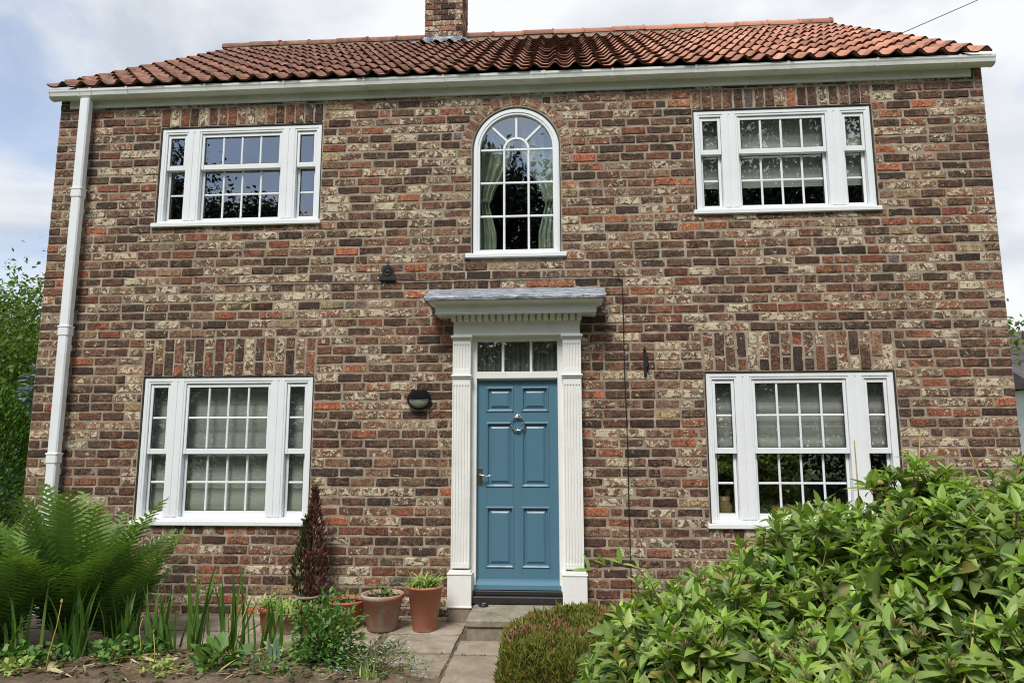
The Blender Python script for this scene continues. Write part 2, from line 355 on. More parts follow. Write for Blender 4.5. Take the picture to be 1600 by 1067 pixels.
BRICK = m_brick(); MORTAR = m_mortar(); TILE = m_tile(); GLASS = m_glass(); LEAD = m_lead(); SOIL = m_soil(); LAWN = m_lawn()
UPVC = m_paint('white_upvc', (230, 233, 235), .34, .13, dirtc=(150, 150, 138))
WHITE = m_paint('white_gloss_paint', (232, 232, 228), .4, .18, dirtc=(150, 146, 126))
GUTTER = m_paint('weathered_white_gutter', (222, 223, 217), .5, .25, dirtc=(126, 124, 104))
BLUE = m_paint('blue_door_paint', (80, 118, 137), .36, .2, dirtc=(60, 96, 118))
STONE = m_stone('sandstone_slab', (122, 112, 98), (152, 142, 126), (176, 166, 150))
STEP = m_stone('stone_step', (104, 98, 84), (140, 132, 114), (160, 152, 136), 7)
IRON = m_simple('black_iron', (40, 40, 43), .55, .3, .4)
BLACK = m_simple('black_plastic', (24, 25, 28), .35, 0, .3)
CHROME = m_simple('polished_chrome', (214, 214, 210), .16, 1.0, .06, 30, .0003)
SATIN = m_simple('satin_nickel', (150, 150, 142), .35, 1.0, .15, 30, .0005)
SILL_DARK = m_simple('dark_sill', (44, 42, 42), .5, 0, .4)
LENS = m_simple('frosted_lens', (136, 140, 128), .35, 0, .15, 10)
CABLE = m_simple('black_cable', (26, 24, 24), .5, 0, .2)
SEAL = m_simple('dark_sealant', (44, 42, 40), .7, 0, .3)
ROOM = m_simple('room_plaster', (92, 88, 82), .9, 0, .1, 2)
BLIND = m_paint('cream_blind', (176, 178, 170), .9, .06, .1)
CURTAIN = m_simple('sage_curtain', (168, 182, 160), .95, 0, .12, 40, .001, .1)
NET = m_simple('grey_net', (130, 132, 122), .95, 0, .12, 60, .001, .1)
TERRA_A = m_terra('pot_weathered', (170, 126, 104), (170, 158, 148), .55)
TERRA_B = m_terra('pot_terracotta', (178, 120, 96), (186, 150, 132), .35)
TERRA_C = m_terra('pot_orange', (170, 104, 78), (160, 122, 102), .2)
TERRA_D = m_terra('pot_beige', (140, 116, 90), (150, 134, 112), .5)
COMPOST = m_simple('compost', (52, 42, 34), .97, 0, .5, 60, .01, .1)
STEM_Y = m_simple('dry_straw_stem', (186, 168, 100), .7, 0, .3, 30)
STEM_B = m_simple('woody_stem', (112, 92, 62), .8, 0, .4, 40)
NOSE = m_simple('mossy_shaded_tile_edge', (84, 62, 52), .95, 0, .5, 40, .004, .1)  # tile noses: mossy dirt, with the shadow at each lap painted in
WIRE = m_simple('grey_wire', (110, 112, 122), .5, 0, .2)
BARK = m_simple('bark', (84, 70, 56), .9, 0, .5, 12, .02)
SLATE = m_simple('slate_roof', (92, 84, 86), .8, 0, .35, 8, .01)
RENDER_W = m_paint('white_render', (226, 230, 236), .8, .08, .2)
L_BUSH = m_leaf('bush_leaf', [(74, 98, 54), (104, 128, 70), (140, 162, 90), (90, 114, 66), (164, 184, 102), (116, 142, 78), (150, 172, 94), (84, 106, 58), (172, 160, 88)], .46, .28, .4)
L_YOUNG = m_leaf('young_leaf', [(150, 178, 78), (126, 160, 70), (168, 192, 92)], .42, .3)
L_BUD = m_leaf('flower_bud', [(150, 156, 92), (134, 130, 80), (118, 104, 72), (164, 170, 104)], .6, .1)
L_FERN = m_leaf('fern_leaf', [(54, 80, 38), (78, 110, 50), (108, 140, 62), (140, 168, 80)], .55, .2, .3, 14, True)
L_IRIS = m_leaf('sword_leaf', [(58, 92, 38), (84, 122, 52), (104, 138, 62)], .42, .25)
L_DRY = m_leaf('dry_leaf', [(178, 156, 112), (200, 182, 140), (150, 122, 84)], .8, .15)
L_GREEN = m_leaf('soft_green_leaf', [(64, 100, 44), (92, 130, 60), (112, 146, 72)], .5, .25)
L_LIME = m_leaf('pale_green_leaf', [(138, 166, 84), (168, 186, 104), (112, 146, 70), (186, 196, 124)], .45, .25)
L_HEATH = m_leaf('heather_leaf', [(80, 94, 36), (114, 124, 46), (136, 138, 56), (94, 106, 40), (124, 110, 54)], .7, .15)
L_HEATHF = m_leaf('heather_flower', [(160, 112, 84), (134, 92, 66), (178, 132, 110), (112, 80, 54)], .8, .1)
L_CONB = m_leaf('brown_conifer', [(86, 52, 42), (112, 68, 54), (72, 46, 38)], .8, .08)
L_CONG = m_leaf('dull_conifer', [(52, 60, 28), (70, 78, 36), (62, 56, 30)], .8, .1)
L_TREE = m_leaf('tree_leaf', [(66, 90, 40), (92, 118, 52), (114, 138, 66), (78, 102, 46)], .7, .3, .15)
L_DARKTREE = m_leaf('dark_tree_leaf', [(30, 42, 22), (40, 54, 27), (50, 64, 33)], .6, .06)
L_SPRUCE = m_leaf('blue_spruce', [(112, 138, 140), (134, 160, 160), (96, 120, 122)], .7, .1)
L_YEW = m_leaf('dome_conifer', [(66, 98, 40), (86, 120, 48), (102, 136, 56)], .9, .08, .08)
L_FLY = m_leaf('yellow_petal', [(222, 200, 48), (236, 214, 70)], .6, .2)
L_FLB = m_leaf('pale_blue_petal', [(196, 206, 226), (222, 228, 240), (176, 190, 220)], .6, .2)
L_GLAUC = m_leaf('glaucous_leaf', [(112, 142, 120), (130, 158, 132)], .5, .2)

# ------------------------------------------------------------------ ground
def ground_z(x, y):
    """soil bed left of the path is a little hummocky"""
    xe = -1.06 if y > -1.62 else -.47
    if -6.2 < x < xe and y < -1.12:
        k = min(1, (-1.12-y)/.25)*min(1, (xe-x)/.2)
        return .006+k*(.045*mnoise.noise((x*1.9, y*1.9, 3.1))+.03*mnoise.noise((x*7, y*7, 1.1))+.05)
    return 0.0
mb = MB(); mb.add([(-300, -300, -.03), (300, -300, -.03), (300, 300, -.03), (-300, 300, -.03)], [(0, 1, 2, 3)])
tag(mb.build('ground', LAWN, recalc=False), kind='structure')
mb = MB(); nx, ny = 150, 60; X0, X1, Y0, Y1 = -6.2, -.42, -3.4, -1.02
for j in range(ny+1):
    for i in range(nx+1):
        x = X0+(X1-X0)*i/nx; y = Y0+(Y1-Y0)*j/ny
        mb.v.append((x, y, ground_z(x, y)-.016+.012*mnoise.noise((x*24, y*24, .2))*(1 if y < -1.1 else .3)))
mb.f = [(j*(nx+1)+i, j*(nx+1)+i+1, (j+1)*(nx+1)+i+1, (j+1)*(nx+1)+i) for j in range(ny) for i in range(nx)]
tag(mb.build('soil_bed', SOIL, smooth=True, recalc=False), kind='structure')
mb = MB(); mb.add([(.3, -6, -.012), (6, -6, -.012), (6, -.3, -.012), (.3, -.3, -.012)], [(0, 1, 2, 3)])
tag(mb.build('soil', SOIL, recalc=False), kind='structure')
# stone paving along the house and the path to the door; each slab is a piece
mb = MB(); mb.add([(-6, -1.1, -.02), (.9, -1.1, -.02), (.9, 0.05, -.02), (-6, 0.05, -.02)], [(0, 1, 2, 3)]); mb.add([(-.5, -6, -.018), (.4, -6, -.018), (.4, -1.1, -.018), (-.5, -1.1, -.018)], [(0, 1, 2, 3)])
paving = tag(mb.build('pavement', SOIL, recalc=False), kind='structure')
def slab(x0, x1, y0, y1, parent=paving, z=0.0):
    m = MB(); nx_, ny_ = 6, 6; g = .006
    jx = [RND.uniform(-.006, .006) for _ in range(8)]; vs = []
    for j in range(ny_+1):
        for i in range(nx_+1):
            x = x0+g+(x1-x0-2*g)*i/nx_; y = y0+g+(y1-y0-2*g)*j/ny_
            ed = (i in (0, nx_)) or (j in (0, ny_))
            vs.append((x+(jx[j % 8] if i in (0, nx_) else 0), y+(jx[(i+3) % 8] if j in (0, ny_) else 0), z-(.006 if ed else 0)+.003*mnoise.noise((x*4, y*4, z+x0))))
    fs = [(j*(nx_+1)+i, j*(nx_+1)+i+1, (j+1)*(nx_+1)+i+1, (j+1)*(nx_+1)+i) for j in range(ny_) for i in range(nx_)]
    per = [i for i in range(nx_+1)]+[(j+1)*(nx_+1)-1 for j in range(1, ny_+1)]+[ny_*(nx_+1)+i for i in range(nx_-1, -1, -1)]+[j*(nx_+1) for j in range(ny_-1, 0, -1)]
    b0 = len(vs); vs += [(vs[i][0], vs[i][1], z-.04) for i in per]; n = len(per)
    fs += [(per[k], b0+k, b0+(k+1) % n, per[(k+1) % n]) for k in range(n)]
    m.add(vs, fs); return m.build('slab', STONE, parent, recalc=False)
for x0, x1 in ((-5.6, -4.9), (-4.9, -4.2), (-4.2, -3.55), (-3.55, -2.85), (-2.85, -2.25), (-2.25, -1.6), (-1.6, -1.06), (-1.06, -.44)):
    slab(x0, x1, -.52+RND.uniform(-.02, .02), -.0); slab(x0+RND.uniform(-.05, .05), x1+RND.uniform(-.03, .03) if x1 < -.5 else -.44, -1.04, -.54)
slab(-.42, .36, -1.08, -.69); slab(-.42, .36, -1.80, -1.09); slab(-.42, .36, -2.5, -1.81); slab(-.42, .36, -3.2, -2.51)
slab(-1.02, -.44, -1.62, -1.06, z=-.004); slab(-.42, .36, -3.95, -3.21)

# ------------------------------------------------------------------ house: openings
WL, WR, FZ = -4.773, 4.458, 5.022
UL = (-3.664, -1.964, 3.728, 4.781); UR = (1.721, 3.414, 3.728, 4.781)
LL = (-3.657, -1.953, 0.817, 2.212); LR = (1.733, 3.434, 0.817, 2.212)
CW = (-.439, .429, 3.343, 4.878); CWX = (CW[0]+CW[1])/2; CWR = (CW[1]-CW[0])/2; CWZ = CW[3]-CWR
house = tag(empty('house', (0, 0, 0)), 'two storey brown brick house with red pantile roof and white windows', 'house')
# masonry core with real openings (mortar shows in the joints)
wall = None
mb = MB(); TH = .30
xs = sorted({WL, WR, UL[0], UL[1], UR[0], UR[1], LL[0], LL[1], LR[0], LR[1], CW[0], CW[1], -.45, .45})
zs = sorted({-.2, FZ+.2, UL[2], UL[3], LL[2], LL[3], CW[2], CWZ, CWZ+CWR, 2.62})
def inside(x, z):
    for o in (UL, UR, LL, LR):
        if o[0] < x < o[1] and o[2] < z < o[3]: return True
    if CW[0] < x < CW[1] and CW[2] < z < CWZ+CWR: return True
    if -.45 < x < .45 and z < 2.62: return True
    return False
solid = {}
for i in range(len(xs)-1):
    for j in range(len(zs)-1):
        solid[i, j] = not inside((xs[i]+xs[i+1])/2, (zs[j]+zs[j+1])/2)
for (i, j), ok in solid.items():
    if not ok: continue
    x0, x1, z0, z1 = xs[i], xs[i+1], zs[j], zs[j+1]
    mb.add([(x0, 0, z0), (x1, 0, z0), (x1, 0, z1), (x0, 0, z1)], [(0, 1, 2, 3)])
    mb.add([(x0, TH, z0), (x1, TH, z0), (x1, TH, z1), (x0, TH, z1)], [(3, 2, 1, 0)])
    for di, dj, a, b_ in ((-1, 0, (x0, z0), (x0, z1)), (1, 0, (x1, z1), (x1, z0)), (0, -1, (x1, z0), (x0, z0)), (0, 1, (x0, z1), (x1, z1))):
        if not solid.get((i+di, j+dj), False):
            mb.add([(a[0], 0, a[1]), (b_[0], 0, b_[1]), (b_[0], TH, b_[1]), (a[0], TH, a[1])], [(0, 1, 2, 3)])
na = 24
for k in range(na):      # spandrels over the arched window
    a0, a1 = math.pi*k/na, math.pi*(k+1)/na
    p0 = (CWX+CWR*math.cos(a0), CWZ+CWR*math.sin(a0)); p1 = (CWX+CWR*math.cos(a1), CWZ+CWR*math.sin(a1)); T = CWZ+CWR
    mb.add([(p0[0], 0, p0[1]), (p0[0], 0, T), (p1[0], 0, T), (p1[0], 0, p1[1])], [(0, 1, 2, 3)])
    mb.add([(p0[0], 0, p0[1]), (p1[0], 0, p1[1]), (p1[0], TH, p1[1]), (p0[0], TH, p0[1])], [(0, 1, 2, 3)])
wall = mb.build('wall', MORTAR, house)

# ------------------------------------------------------------------ house: bricks
CH = .08896; JT = .0165
PAL = [((76, 54, 47), .17), ((114, 74, 57), .22), ((136, 76, 56), .15), ((178, 100, 66), .075), ((128, 99, 79), .13), ((176, 156, 120), .07), ((35, 32, 33), .21), ((146, 113, 94), .10), ((104, 104, 108), .02)]
def brick_look(r):
    u = r.random()*sum(w_ for _, w_ in PAL)
    for c, w_ in PAL:
        u -= w_
        if u <= 0: break
    g_ = r.uniform(.86, 1.14); c = [max(20, v*g_*r.uniform(.97, 1.03)) for v in c]
    dark = sum(c)/3 < 62
    k = ((r.uniform(.42, .82) if r.random() < .52 else r.uniform(0, .34))*(.3 if dark else 1), min(1, max(0, r.gauss(.36, .25))), r.random())
    return (*lin(c), 1.0), k
def brick_geo(m, x0, x1, z0, z1, r, rot=None, depth=.05, proud=None, look=None):
    """one weathered brick: bulged front, worn arrises, uneven outline; rot=(cx,cz,angle) turns it in the wall plane"""
    pr = proud if proud is not None else r.uniform(.002, .008)
    W_, H_ = x1-x0, z1-z0; nx_ = 7 if W_ > .16 else 5; nz_ = 4 if H_ < .16 else 7; sd_ = r.random()*100
    if W_ < .1: nx_ = 4
    tilt = r.uniform(-.010, .010); vs = []
    for j in range(nz_):
        for i in range(nx_):
            tx, tz = i/(nx_-1), j/(nz_-1); e = .008
            def pos(t_, n_, L_):    # push the last but one row close to the arris
                k_ = round(t_*(n_-1))
                if k_ == 1 and n_ > 3: return e
                if k_ == n_-2 and n_ > 3: return L_-e
                return t_*L_
            x = pos(tx, nx_, W_); z = pos(tz, nz_, H_)
            ex = i in (0, nx_-1); ez = j in (0, nz_-1)
            y = -pr-.005*mnoise.noise((x*14+sd_, z*26, sd_))
            if ex or ez: y += .005
            if ex and ez: y += .004
            jx_ = .007*mnoise.noise((x*20+sd_, z*40, 7.7)) if (ex or ez) else 0; jz_ = .008*mnoise.noise((x*22+sd_, z*30, 3.3)) if (ex or ez) else 0
            if ex and ez: jx_ += .005*(1 if i == 0 else -1)*r.random(); jz_ += .005*(1 if j == 0 else -1)*r.random()
            px, pz = x0+x+jx_, z0+z+jz_+tilt*(x-W_/2)
            vs.append((px, y, pz))
    per = [i for i in range(nx_)]+[(j+1)*nx_-1 for j in range(1, nz_)]+[(nz_-1)*nx_+i for i in range(nx_-2, -1, -1)]+[j*nx_ for j in range(nz_-2, 0, -1)]
    b0 = len(vs); vs += [(vs[i][0], depth, vs[i][2]) for i in per]; n = len(per)
    fs = [(j*nx_+i, j*nx_+i+1, (j+1)*nx_+i+1, (j+1)*nx_+i) for j in range(nz_-1) for i in range(nx_-1)]
    fs += [(per[k], b0+k, b0+(k+1) % n, per[(k+1) % n]) for k in range(n)]
    if rot:
        cx, cz, an = rot; ca, sa = math.cos(an), math.sin(an)
        vs = [(cx+(v[0]-cx)*ca-(v[2]-cz)*sa, v[1], cz+(v[0]-cx)*sa+(v[2]-cz)*ca) for v in vs]
    c, k = look or brick_look(r); m.add(vs, fs, c, k)
    return vs
specs = []      # (x0,x1,z0,z1,rot,depth)
SOLD_U, SOLD_L = .204, .371
def blocked(z0, z1):
    zc = (z0+z1)/2; out = []
    for o, s in ((UL, SOLD_U), (UR, SOLD_U), (LL, SOLD_L), (LR, SOLD_L)):
        lo = o[2]-.012-(.082 if s == SOLD_L else 0); hi = o[3]+s
        if z1 > lo+.03 and z0 < hi-.03:
            g = .0 if zc < o[3] else .012
            out.append((o[0]-g, o[1]+g))
    if z1 > CW[2]-.02 and z0 < CWZ: out.append((CW[0], CW[1]))
    if z0 >= CWZ-.06:
        R_ = CWR+.122; dz = max(0, zc-CWZ)
        if dz < R_: h_ = math.sqrt(R_*R_-dz*dz); out.append((CWX-h_, CWX+h_))
    if z0 < 2.68: out.append((-.575, .575))
    return sorted(out)
k = 0; z = -.1748
while z < FZ+.16:
    z0, z1 = z+JT*.5, z+CH-JT*.5
    off = (0 if k % 2 else .12)+RND.uniform(-.02, .02)
    js = [WL]; x = WL+(.12 if k % 2 else .235)
    while x < WR-.05:
        js.append(x); q = RND.random(); x += .119 if q < .07 else .238+RND.uniform(-.010, .010)
    if WR-js[-1] < .07: js.pop()
    js.append(WR)
    bl = blocked(z0, z1); free = []; a = WL
    for b0, b1 in bl:
        if b0 > a: free.append((a, b0))
        a = max(a, b1)
    if a < WR: free.append((a, WR))
    if z > FZ: free = [(WL, WL+.105), (WR-.105, WR)]       # only the corner stacks rise past the fascia
    for fa, fb in free:
        cuts = [fa]+[j for j in js if fa+.05 < j < fb-.05]+[fb]
        for p_, q_ in zip(cuts[:-1], cuts[1:]):
            a_ = p_+(JT*.5 if p_ > WL+.001 else 0); b_ = q_-(JT*.5 if q_ < WR-.001 else 0)
            dz = RND.uniform(-.0025, .0025)
            if b_-a_ > .03: specs.append((a_, b_, z0+dz, z1+dz, None, .11 if (p_ <= WL+.001 or q_ >= WR-.001) else .05))
    z += CH; k += 1
for o, s in ((UL, SOLD_U), (UR, SOLD_U), (LL, SOLD_L), (LR, SOLD_L)):
    n = 17; x0, x1 = o[0]-.006, o[1]+.006; wd = (x1-x0)/n
    for i in range(n):
        a_, b_ = x0+i*wd+JT*.5+RND.uniform(-.003, .003), x0+(i+1)*wd-JT*.5+RND.uniform(-.003, .003)
        lean = RND.uniform(-.02, .02); bz = o[3]+.006
        if s == SOLD_U: specs.append((a_, b_, bz, bz+s-.012, ((a_+b_)/2, bz+.1, lean), .05))
        else:
            cut = .125 if i % 2 else .235; cut += RND.uniform(-.012, .012)
            specs.append((a_, b_, bz, bz+cut-JT*.5, ((a_+b_)/2, bz+.1, lean), .05)); specs.append((a_, b_, bz+cut+JT*.5, bz+s-.014, ((a_+b_)/2, bz+.25, lean), .05))
    if s == SOLD_L:
        n = 17
        for i in range(n):
            specs.append((x0+i*wd+.006, x0+(i+1)*wd-.006, o[2]-.094, o[2]-.02, None, .05))
n = 15
for i in range(n):
    an = math.pi*(i+.5)/n; rm = CWR+.062; cx, cz = CWX+rm*math.cos(an), CWZ+rm*math.sin(an); wv = math.pi*rm/n-.016
    specs.append((cx-wv/2, cx+wv/2, cz-.05, cz+.052, (cx, cz, an-math.pi/2+RND.uniform(-.04, .04)), .05, ((*lin([(158, 122, 98), (140, 98, 78), (122, 84, 66), (170, 140, 112), (132, 92, 80)][i*3 % 5]), 1.0), (RND.uniform(.2, .55), .15, RND.random()))))
# the 300 bricks that show largest become objects, the rest one part
def hidden(u, v):
    if v > 1000 or u < 5 or u > 1595: return True
    if u > 905 and v > 905-max(0, u-1000)*.62 and v > 690: return True
    if u < 290 and v > 770: return True
    if 440 < u < 720 and v > 905: return True
    if 455 < u < 515 and v > 765: return True
    if u > 905 and v > 850: return True
    if 660 < u < 950 and 445 < v < 530: return True
    return False
sc = []
for i, s in enumerate(specs):
    a = proj((s[0], 0, s[2])); b_ = proj((s[1], 0, s[3])); cu, cv = (a[0]+b_[0])/2, (a[1]+b_[1])/2
    ar = abs(a[0]-b_[0])*abs(a[1]-b_[1]); sc.append((0 if hidden(cu, cv) else ar, i))
top = {i for _, i in sorted(sc, reverse=True)[:296]}
allb = MB(); br = random.Random(3)
for i, s in enumerate(specs):
    m = MB() if i in top else allb
    brick_geo(m, s[0], s[1], s[2], s[3], br, s[4], s[5], None, s[6] if len(s) > 6 else None)
    if i in top: m.build('brick', BRICK, wall, recalc=False)
allb.build('brickwork', BRICK, wall, kind='stuff', recalc=False)
# side and rear walls, floors and rooms behind the windows
mb = MB()
for x in (WL+.012, WR-.312): mb.box(x, x+.30, .301, 6.85, -.2, 5.3)
mb.box(WL+.01, WR-.01, 6.86, 7.1, -.2, 5.3)
for x in (WL+.05, WR-.05):
    mb.prism([(.3, 5.2), (6.8, 5.2), (3.45, 7.55)], 'x', x-.03, x+.03)
mb.build('outer_walls', MORTAR, house)
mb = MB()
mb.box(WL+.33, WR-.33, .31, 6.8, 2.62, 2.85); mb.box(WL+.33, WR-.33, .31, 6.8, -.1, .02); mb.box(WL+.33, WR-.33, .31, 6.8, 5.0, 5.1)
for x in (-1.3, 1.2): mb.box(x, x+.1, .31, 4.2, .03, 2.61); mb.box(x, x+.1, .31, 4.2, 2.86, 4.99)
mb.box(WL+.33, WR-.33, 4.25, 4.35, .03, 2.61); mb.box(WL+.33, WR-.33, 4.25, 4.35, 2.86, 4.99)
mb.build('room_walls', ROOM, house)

# ------------------------------------------------------------------ house: windows
def sash(parent, x0, x1, z0, z1, y, cols, rows, st=.026, top=.034, bot=.034, bar=.020):
    m = MB(); d = .036
    m.box(x0, x0+st, y, y+d, z0, z1); m.box(x1-st, x1, y, y+d, z0, z1)
    m.box(x0+st, x1-st, y+.002, y+d, z1-top, z1); m.box(x0+st, x1-st, y+.002, y+d, z0, z0+bot)
    s = m.build('sash', UPVC, parent)
    gx0, gx1, gz0, gz1 = x0+st, x1-st, z0+bot, z1-top
    m = MB()                                # glazing beads
    for a in ((gx0, gx0+.007, gz0, gz1), (gx1-.007, gx1, gz0, gz1), (gx0, gx1, gz1-.007, gz1), (gx0, gx1, gz0, gz0+.007)): m.box(a[0], a[1], y+.010, y+.019, a[2], a[3], .002)
    m.build('glazing_seal', SEAL, parent)
    for c in range(1, cols):
        m = MB(); x = gx0+(gx1-gx0)*c/cols; m.box(x-bar/2, x+bar/2, y+.008, y+.024, gz0, gz1, .005); m.build('glazing_bar', UPVC, parent)
    for r_ in range(1, rows):
        m = MB(); z = gz0+(gz1-gz0)*r_/rows; m.box(gx0, gx1, y+.009, y+.0235, z-bar/2, z+bar/2, .005); m.build('glazing_bar', UPVC, parent)
    for c in range(cols):
        for r_ in range(rows):
            m = MB(); a0 = gx0+(gx1-gx0)*c/cols; a1 = gx0+(gx1-gx0)*(c+1)/cols; b0 = gz0+(gz1-gz0)*r_/rows; b1 = gz0+(gz1-gz0)*(r_+1)/rows
            m.add([(a0, y+.017, b0), (a1, y+.017, b0), (a1, y+.017, b1), (a0, y+.017, b1)], [(0, 1, 2, 3)]); m.build('pane', GLASS, parent, recalc=False)
def window(o, upper):
    x0, x1, z0, z1 = o; W_ = x1-x0; e = .006; FY = .016; D = .10
    fr, ml, sd_ = .062, .158, .203
    m = MB(); zb = z0+.03; fx0, fx1, ft = x0+e, x1-e, z1-e
    a1 = fx0+fr; a2 = a1+sd_; a3 = a2+ml; b1 = fx1-fr; b2 = b1-sd_; b3 = b2-ml
    m.box(fx0, a1, FY, FY+D, zb, ft); m.box(b1, fx1, FY, FY+D, zb, ft)
    m.box(a1, b1, FY+.001, FY+D, ft-.066, ft); m.box(a1, b1, FY+.001, FY+D, zb, zb+.03)
    for p, q in ((a2, a3), (b3, b2)):
        m.box(p, q, FY, FY+D, zb+.029, ft-.065); c = (p+q)/2
        m.box(p+.018, c-.005, FY-.005, FY+.02, zb+.03, ft-.02, .004); m.box(c+.005, q-.018, FY-.005, FY+.02, zb+.03, ft-.02, .004)
    m.box(fx0+.006, a1-.018, FY-.005, FY+.02, zb+.002, ft-.006, .004); m.box(b1+.018, fx1-.006, FY-.005, FY+.02, zb+.002, ft-.006, .004)
    for p, q in ((fx0+.02, fx1-.02),): m.box(p, q, FY-.004, FY+.02, ft-.046, ft-.008, .004)
    wd = m.build('window', UPVC, house)
    m = MB(); m.box(x0-.026, x1+.018, -.034, FY+.12, z0-.016, z0+.029, .006); m.build('sill', UPVC, wd)
    m = MB(); m.box(x0-.001, x0+.012, .004, FY+.03, z0, z1, .001); m.box(x1-.012, x1+.001, .004, FY+.03, z0, z1, .001); m.box(x0, x1, .003, FY+.03, z1-.010, z1+.004, .001); m.build('sealant', SEAL, wd)
    zi, zt = zb+.03, ft-.066; H_ = zt-zi
    zm = zi+H_*(.615 if upper else .487)
    for (p, q, cols) in ((a1, a2, 1), (a3, b3, 4), (b2, b1, 1)):
        sash(wd, p+.003, q-.003, zm-.028, zt-.003, FY+.012, cols, 1 if upper else 2, bot=.052)
        sash(wd, p+.003, q-.003, zi, zm+.012, FY+.056, cols, 2, top=.04, bot=.052 if not upper else .036)
    return wd
for o, up in ((UL, True), (UR, True), (LL, False), (LR, False)): window(o, up)
# arched stair window
def arc(cx, cz, r, a0, a1, n): return [(cx+r*math.cos(a0+(a1-a0)*i/n), cz+r*math.sin(a0+(a1-a0)*i/n)) for i in range(n+1)]
def ring_band(m, cx, cz, r0, r1, y0, y1, a0=0, a1=math.pi, n=28, leg=None):
    o = arc(cx, cz, r1, a0, a1, n); i_ = arc(cx, cz, r0, a0, a1, n)
    if leg is not None: o = [(cx+r1, leg)]+o+[(cx-r1, leg)]; i_ = [(cx+r0, leg)]+i_+[(cx-r0, leg)]
    k_ = len(o); vs = [(p[0], y0, p[1]) for p in o]+[(p[0], y0, p[1]) for p in i_]+[(p[0], y1, p[1]) for p in o]+[(p[0], y1, p[1]) for p in i_]
    fs = []
    for q in range(k_-1):
        fs += [(q, q+1, k_+q+1, k_+q), (2*k_+q, 3*k_+q, 3*k_+q+1, 2*k_+q+1), (q, 2*k_+q, 2*k_+q+1, q+1), (k_+q, k_+q+1, 3*k_+q+1, 3*k_+q)]
    fs += [(0, k_, 3*k_, 2*k_), (k_-1, 3*k_-1, 4*k_-1, 2*k_-1)]
    m.add(vs, fs)
m = MB(); FY = .014; ro = CWR-.006; ri = CWR-.074; cb_ = CW[2]+.03
ring_band(m, CWX, CWZ, ri, ro, FY, FY+.09, leg=cb_); ring_band(m, CWX, CWZ, ri+.022, ro-.012, FY-.006, FY+.02, leg=cb_)
m.box(CWX-ri, CWX+ri, FY+.001, FY+.09, cb_, cb_+.045)
aw = m.build('window', UPVC, house); aw['label'] = 'tall arched window with radiating bars above the front door'
m = MB(); m.box(CW[0]-.062, CW[1]+.052, -.036, FY+.1, CW[2]-.014, cb_-.001, .006); m.build('sill', UPVC, aw)
m = MB(); ring_band(m, CWX, CWZ, ro-.004, CWR+.006, .002, FY+.02, leg=CW[2]); m.build('sealant', SEAL, aw)
yb = FY+.022; bw = .022; gz0 = cb_+.045; x1_, x2_ = CWX-ri*.335, CWX+ri*.335; rs = ri*.335
for x in (x1_, x2_): m = MB(); m.box(x-bw/2, x+bw/2, yb, yb+.02, gz0, CWZ, .005); m.build('glazing_bar', UPVC, aw)
for i in range(1, 4):
    z = gz0+(CWZ-gz0)*i/3; m = MB(); m.box(CWX-ri, CWX+ri, yb+.001, yb+.0195, z-bw/2, z+bw/2, .005); m.build('glazing_bar', UPVC, aw)
m = MB(); ring_band(m, CWX, CWZ, rs-bw/2, rs+bw/2, yb-.001, yb+.019, n=16); m.build('glazing_bar', UPVC, aw)
for an in (45, 90, 135):
    a = math.radians(an); m = MB(); p0 = Vector((CWX+rs*math.cos(a), 0, CWZ+rs*math.sin(a))); p1 = Vector((CWX+(ri+.004)*math.cos(a), 0, CWZ+(ri+.004)*math.sin(a))); nn = Vector((-math.sin(a), 0, math.cos(a)))*bw/2
    m.prism([((p0-nn).x, (p0-nn).z), ((p1-nn).x, (p1-nn).z), ((p1+nn).x, (p1+nn).z), ((p0+nn).x, (p0+nn).z)], 'y', yb, yb+.019); m.build('glazing_bar', UPVC, aw)
gy = yb+.012
for c in range(3):
    for r_ in range(3):
        a0 = (CWX-ri, x1_, x2_)[c]; a1 = (x1_, x2_, CWX+ri)[c]; b0 = gz0+(CWZ-gz0)*r_/3; b1 = gz0+(CWZ-gz0)*(r_+1)/3
        m = MB(); m.add([(a0, gy, b0), (a1, gy, b0), (a1, gy, b1), (a0, gy, b1)], [(0, 1, 2, 3)]); m.build('pane', GLASS, aw, recalc=False)
for k_ in range(4):
    a0, a1 = math.pi*k_/4, math.pi*(k_+1)/4; P = arc(CWX, CWZ, ri+.003, a0, a1, 6)+arc(CWX, CWZ, rs, a1, a0, 6); m = MB(); m.add([(p[0], gy, p[1]) for p in P], [tuple(range(len(P)))]); m.build('pane', GLASS, aw, recalc=False)
P = arc(CWX, CWZ, rs, 0, math.pi, 14); m = MB(); m.add([(p[0], gy, p[1]) for p in P], [tuple(range(len(P)))]); m.build('pane', GLASS, aw, recalc=False)
# things hanging inside the windows
def blind(x0, x1, z0, z1, label, folds=4, y=.135):
    m = MB(); n = 40; pr = []
    for i in range(n+1):
        t = i/n; z = z1-(z1-z0)*t; f = (t*folds) % 1
        pr.append((y+.012*f*f+.004*math.sin(t*40), z-.012*(f > .9)))
    vs = [(x0, *p) for p in pr]+[(x1, *p) for p in pr]; m.add(vs, [(i, i+1, n+2+i, n+1+i) for i in range(n)])
    o = m.build('roman_blind', BLIND, recalc=False, smooth=False); m2 = MB(); m2.box(x0-.01, x1+.01, y-.03, y+.02, z1, z1+.03); m2.build('head_rail', UPVC, o)
    return tag(o, label, 'blind', 'window blinds')
blind(LL[0]+.03, LL[1]-.03, .86, 2.16, 'pale roman blind lowered fully behind the lower window beside the downpipe', 5)
blind(LR[0]+.03, LR[1]-.03, 1.49, 2.16, 'pale roman blind half lowered behind the ground floor window beside the green shrub', 3)
blind(UR[0]+.03, UR[1]-.03, 4.02, 4.73, 'pale roman blind part lowered behind the upstairs window above the green shrub', 2)
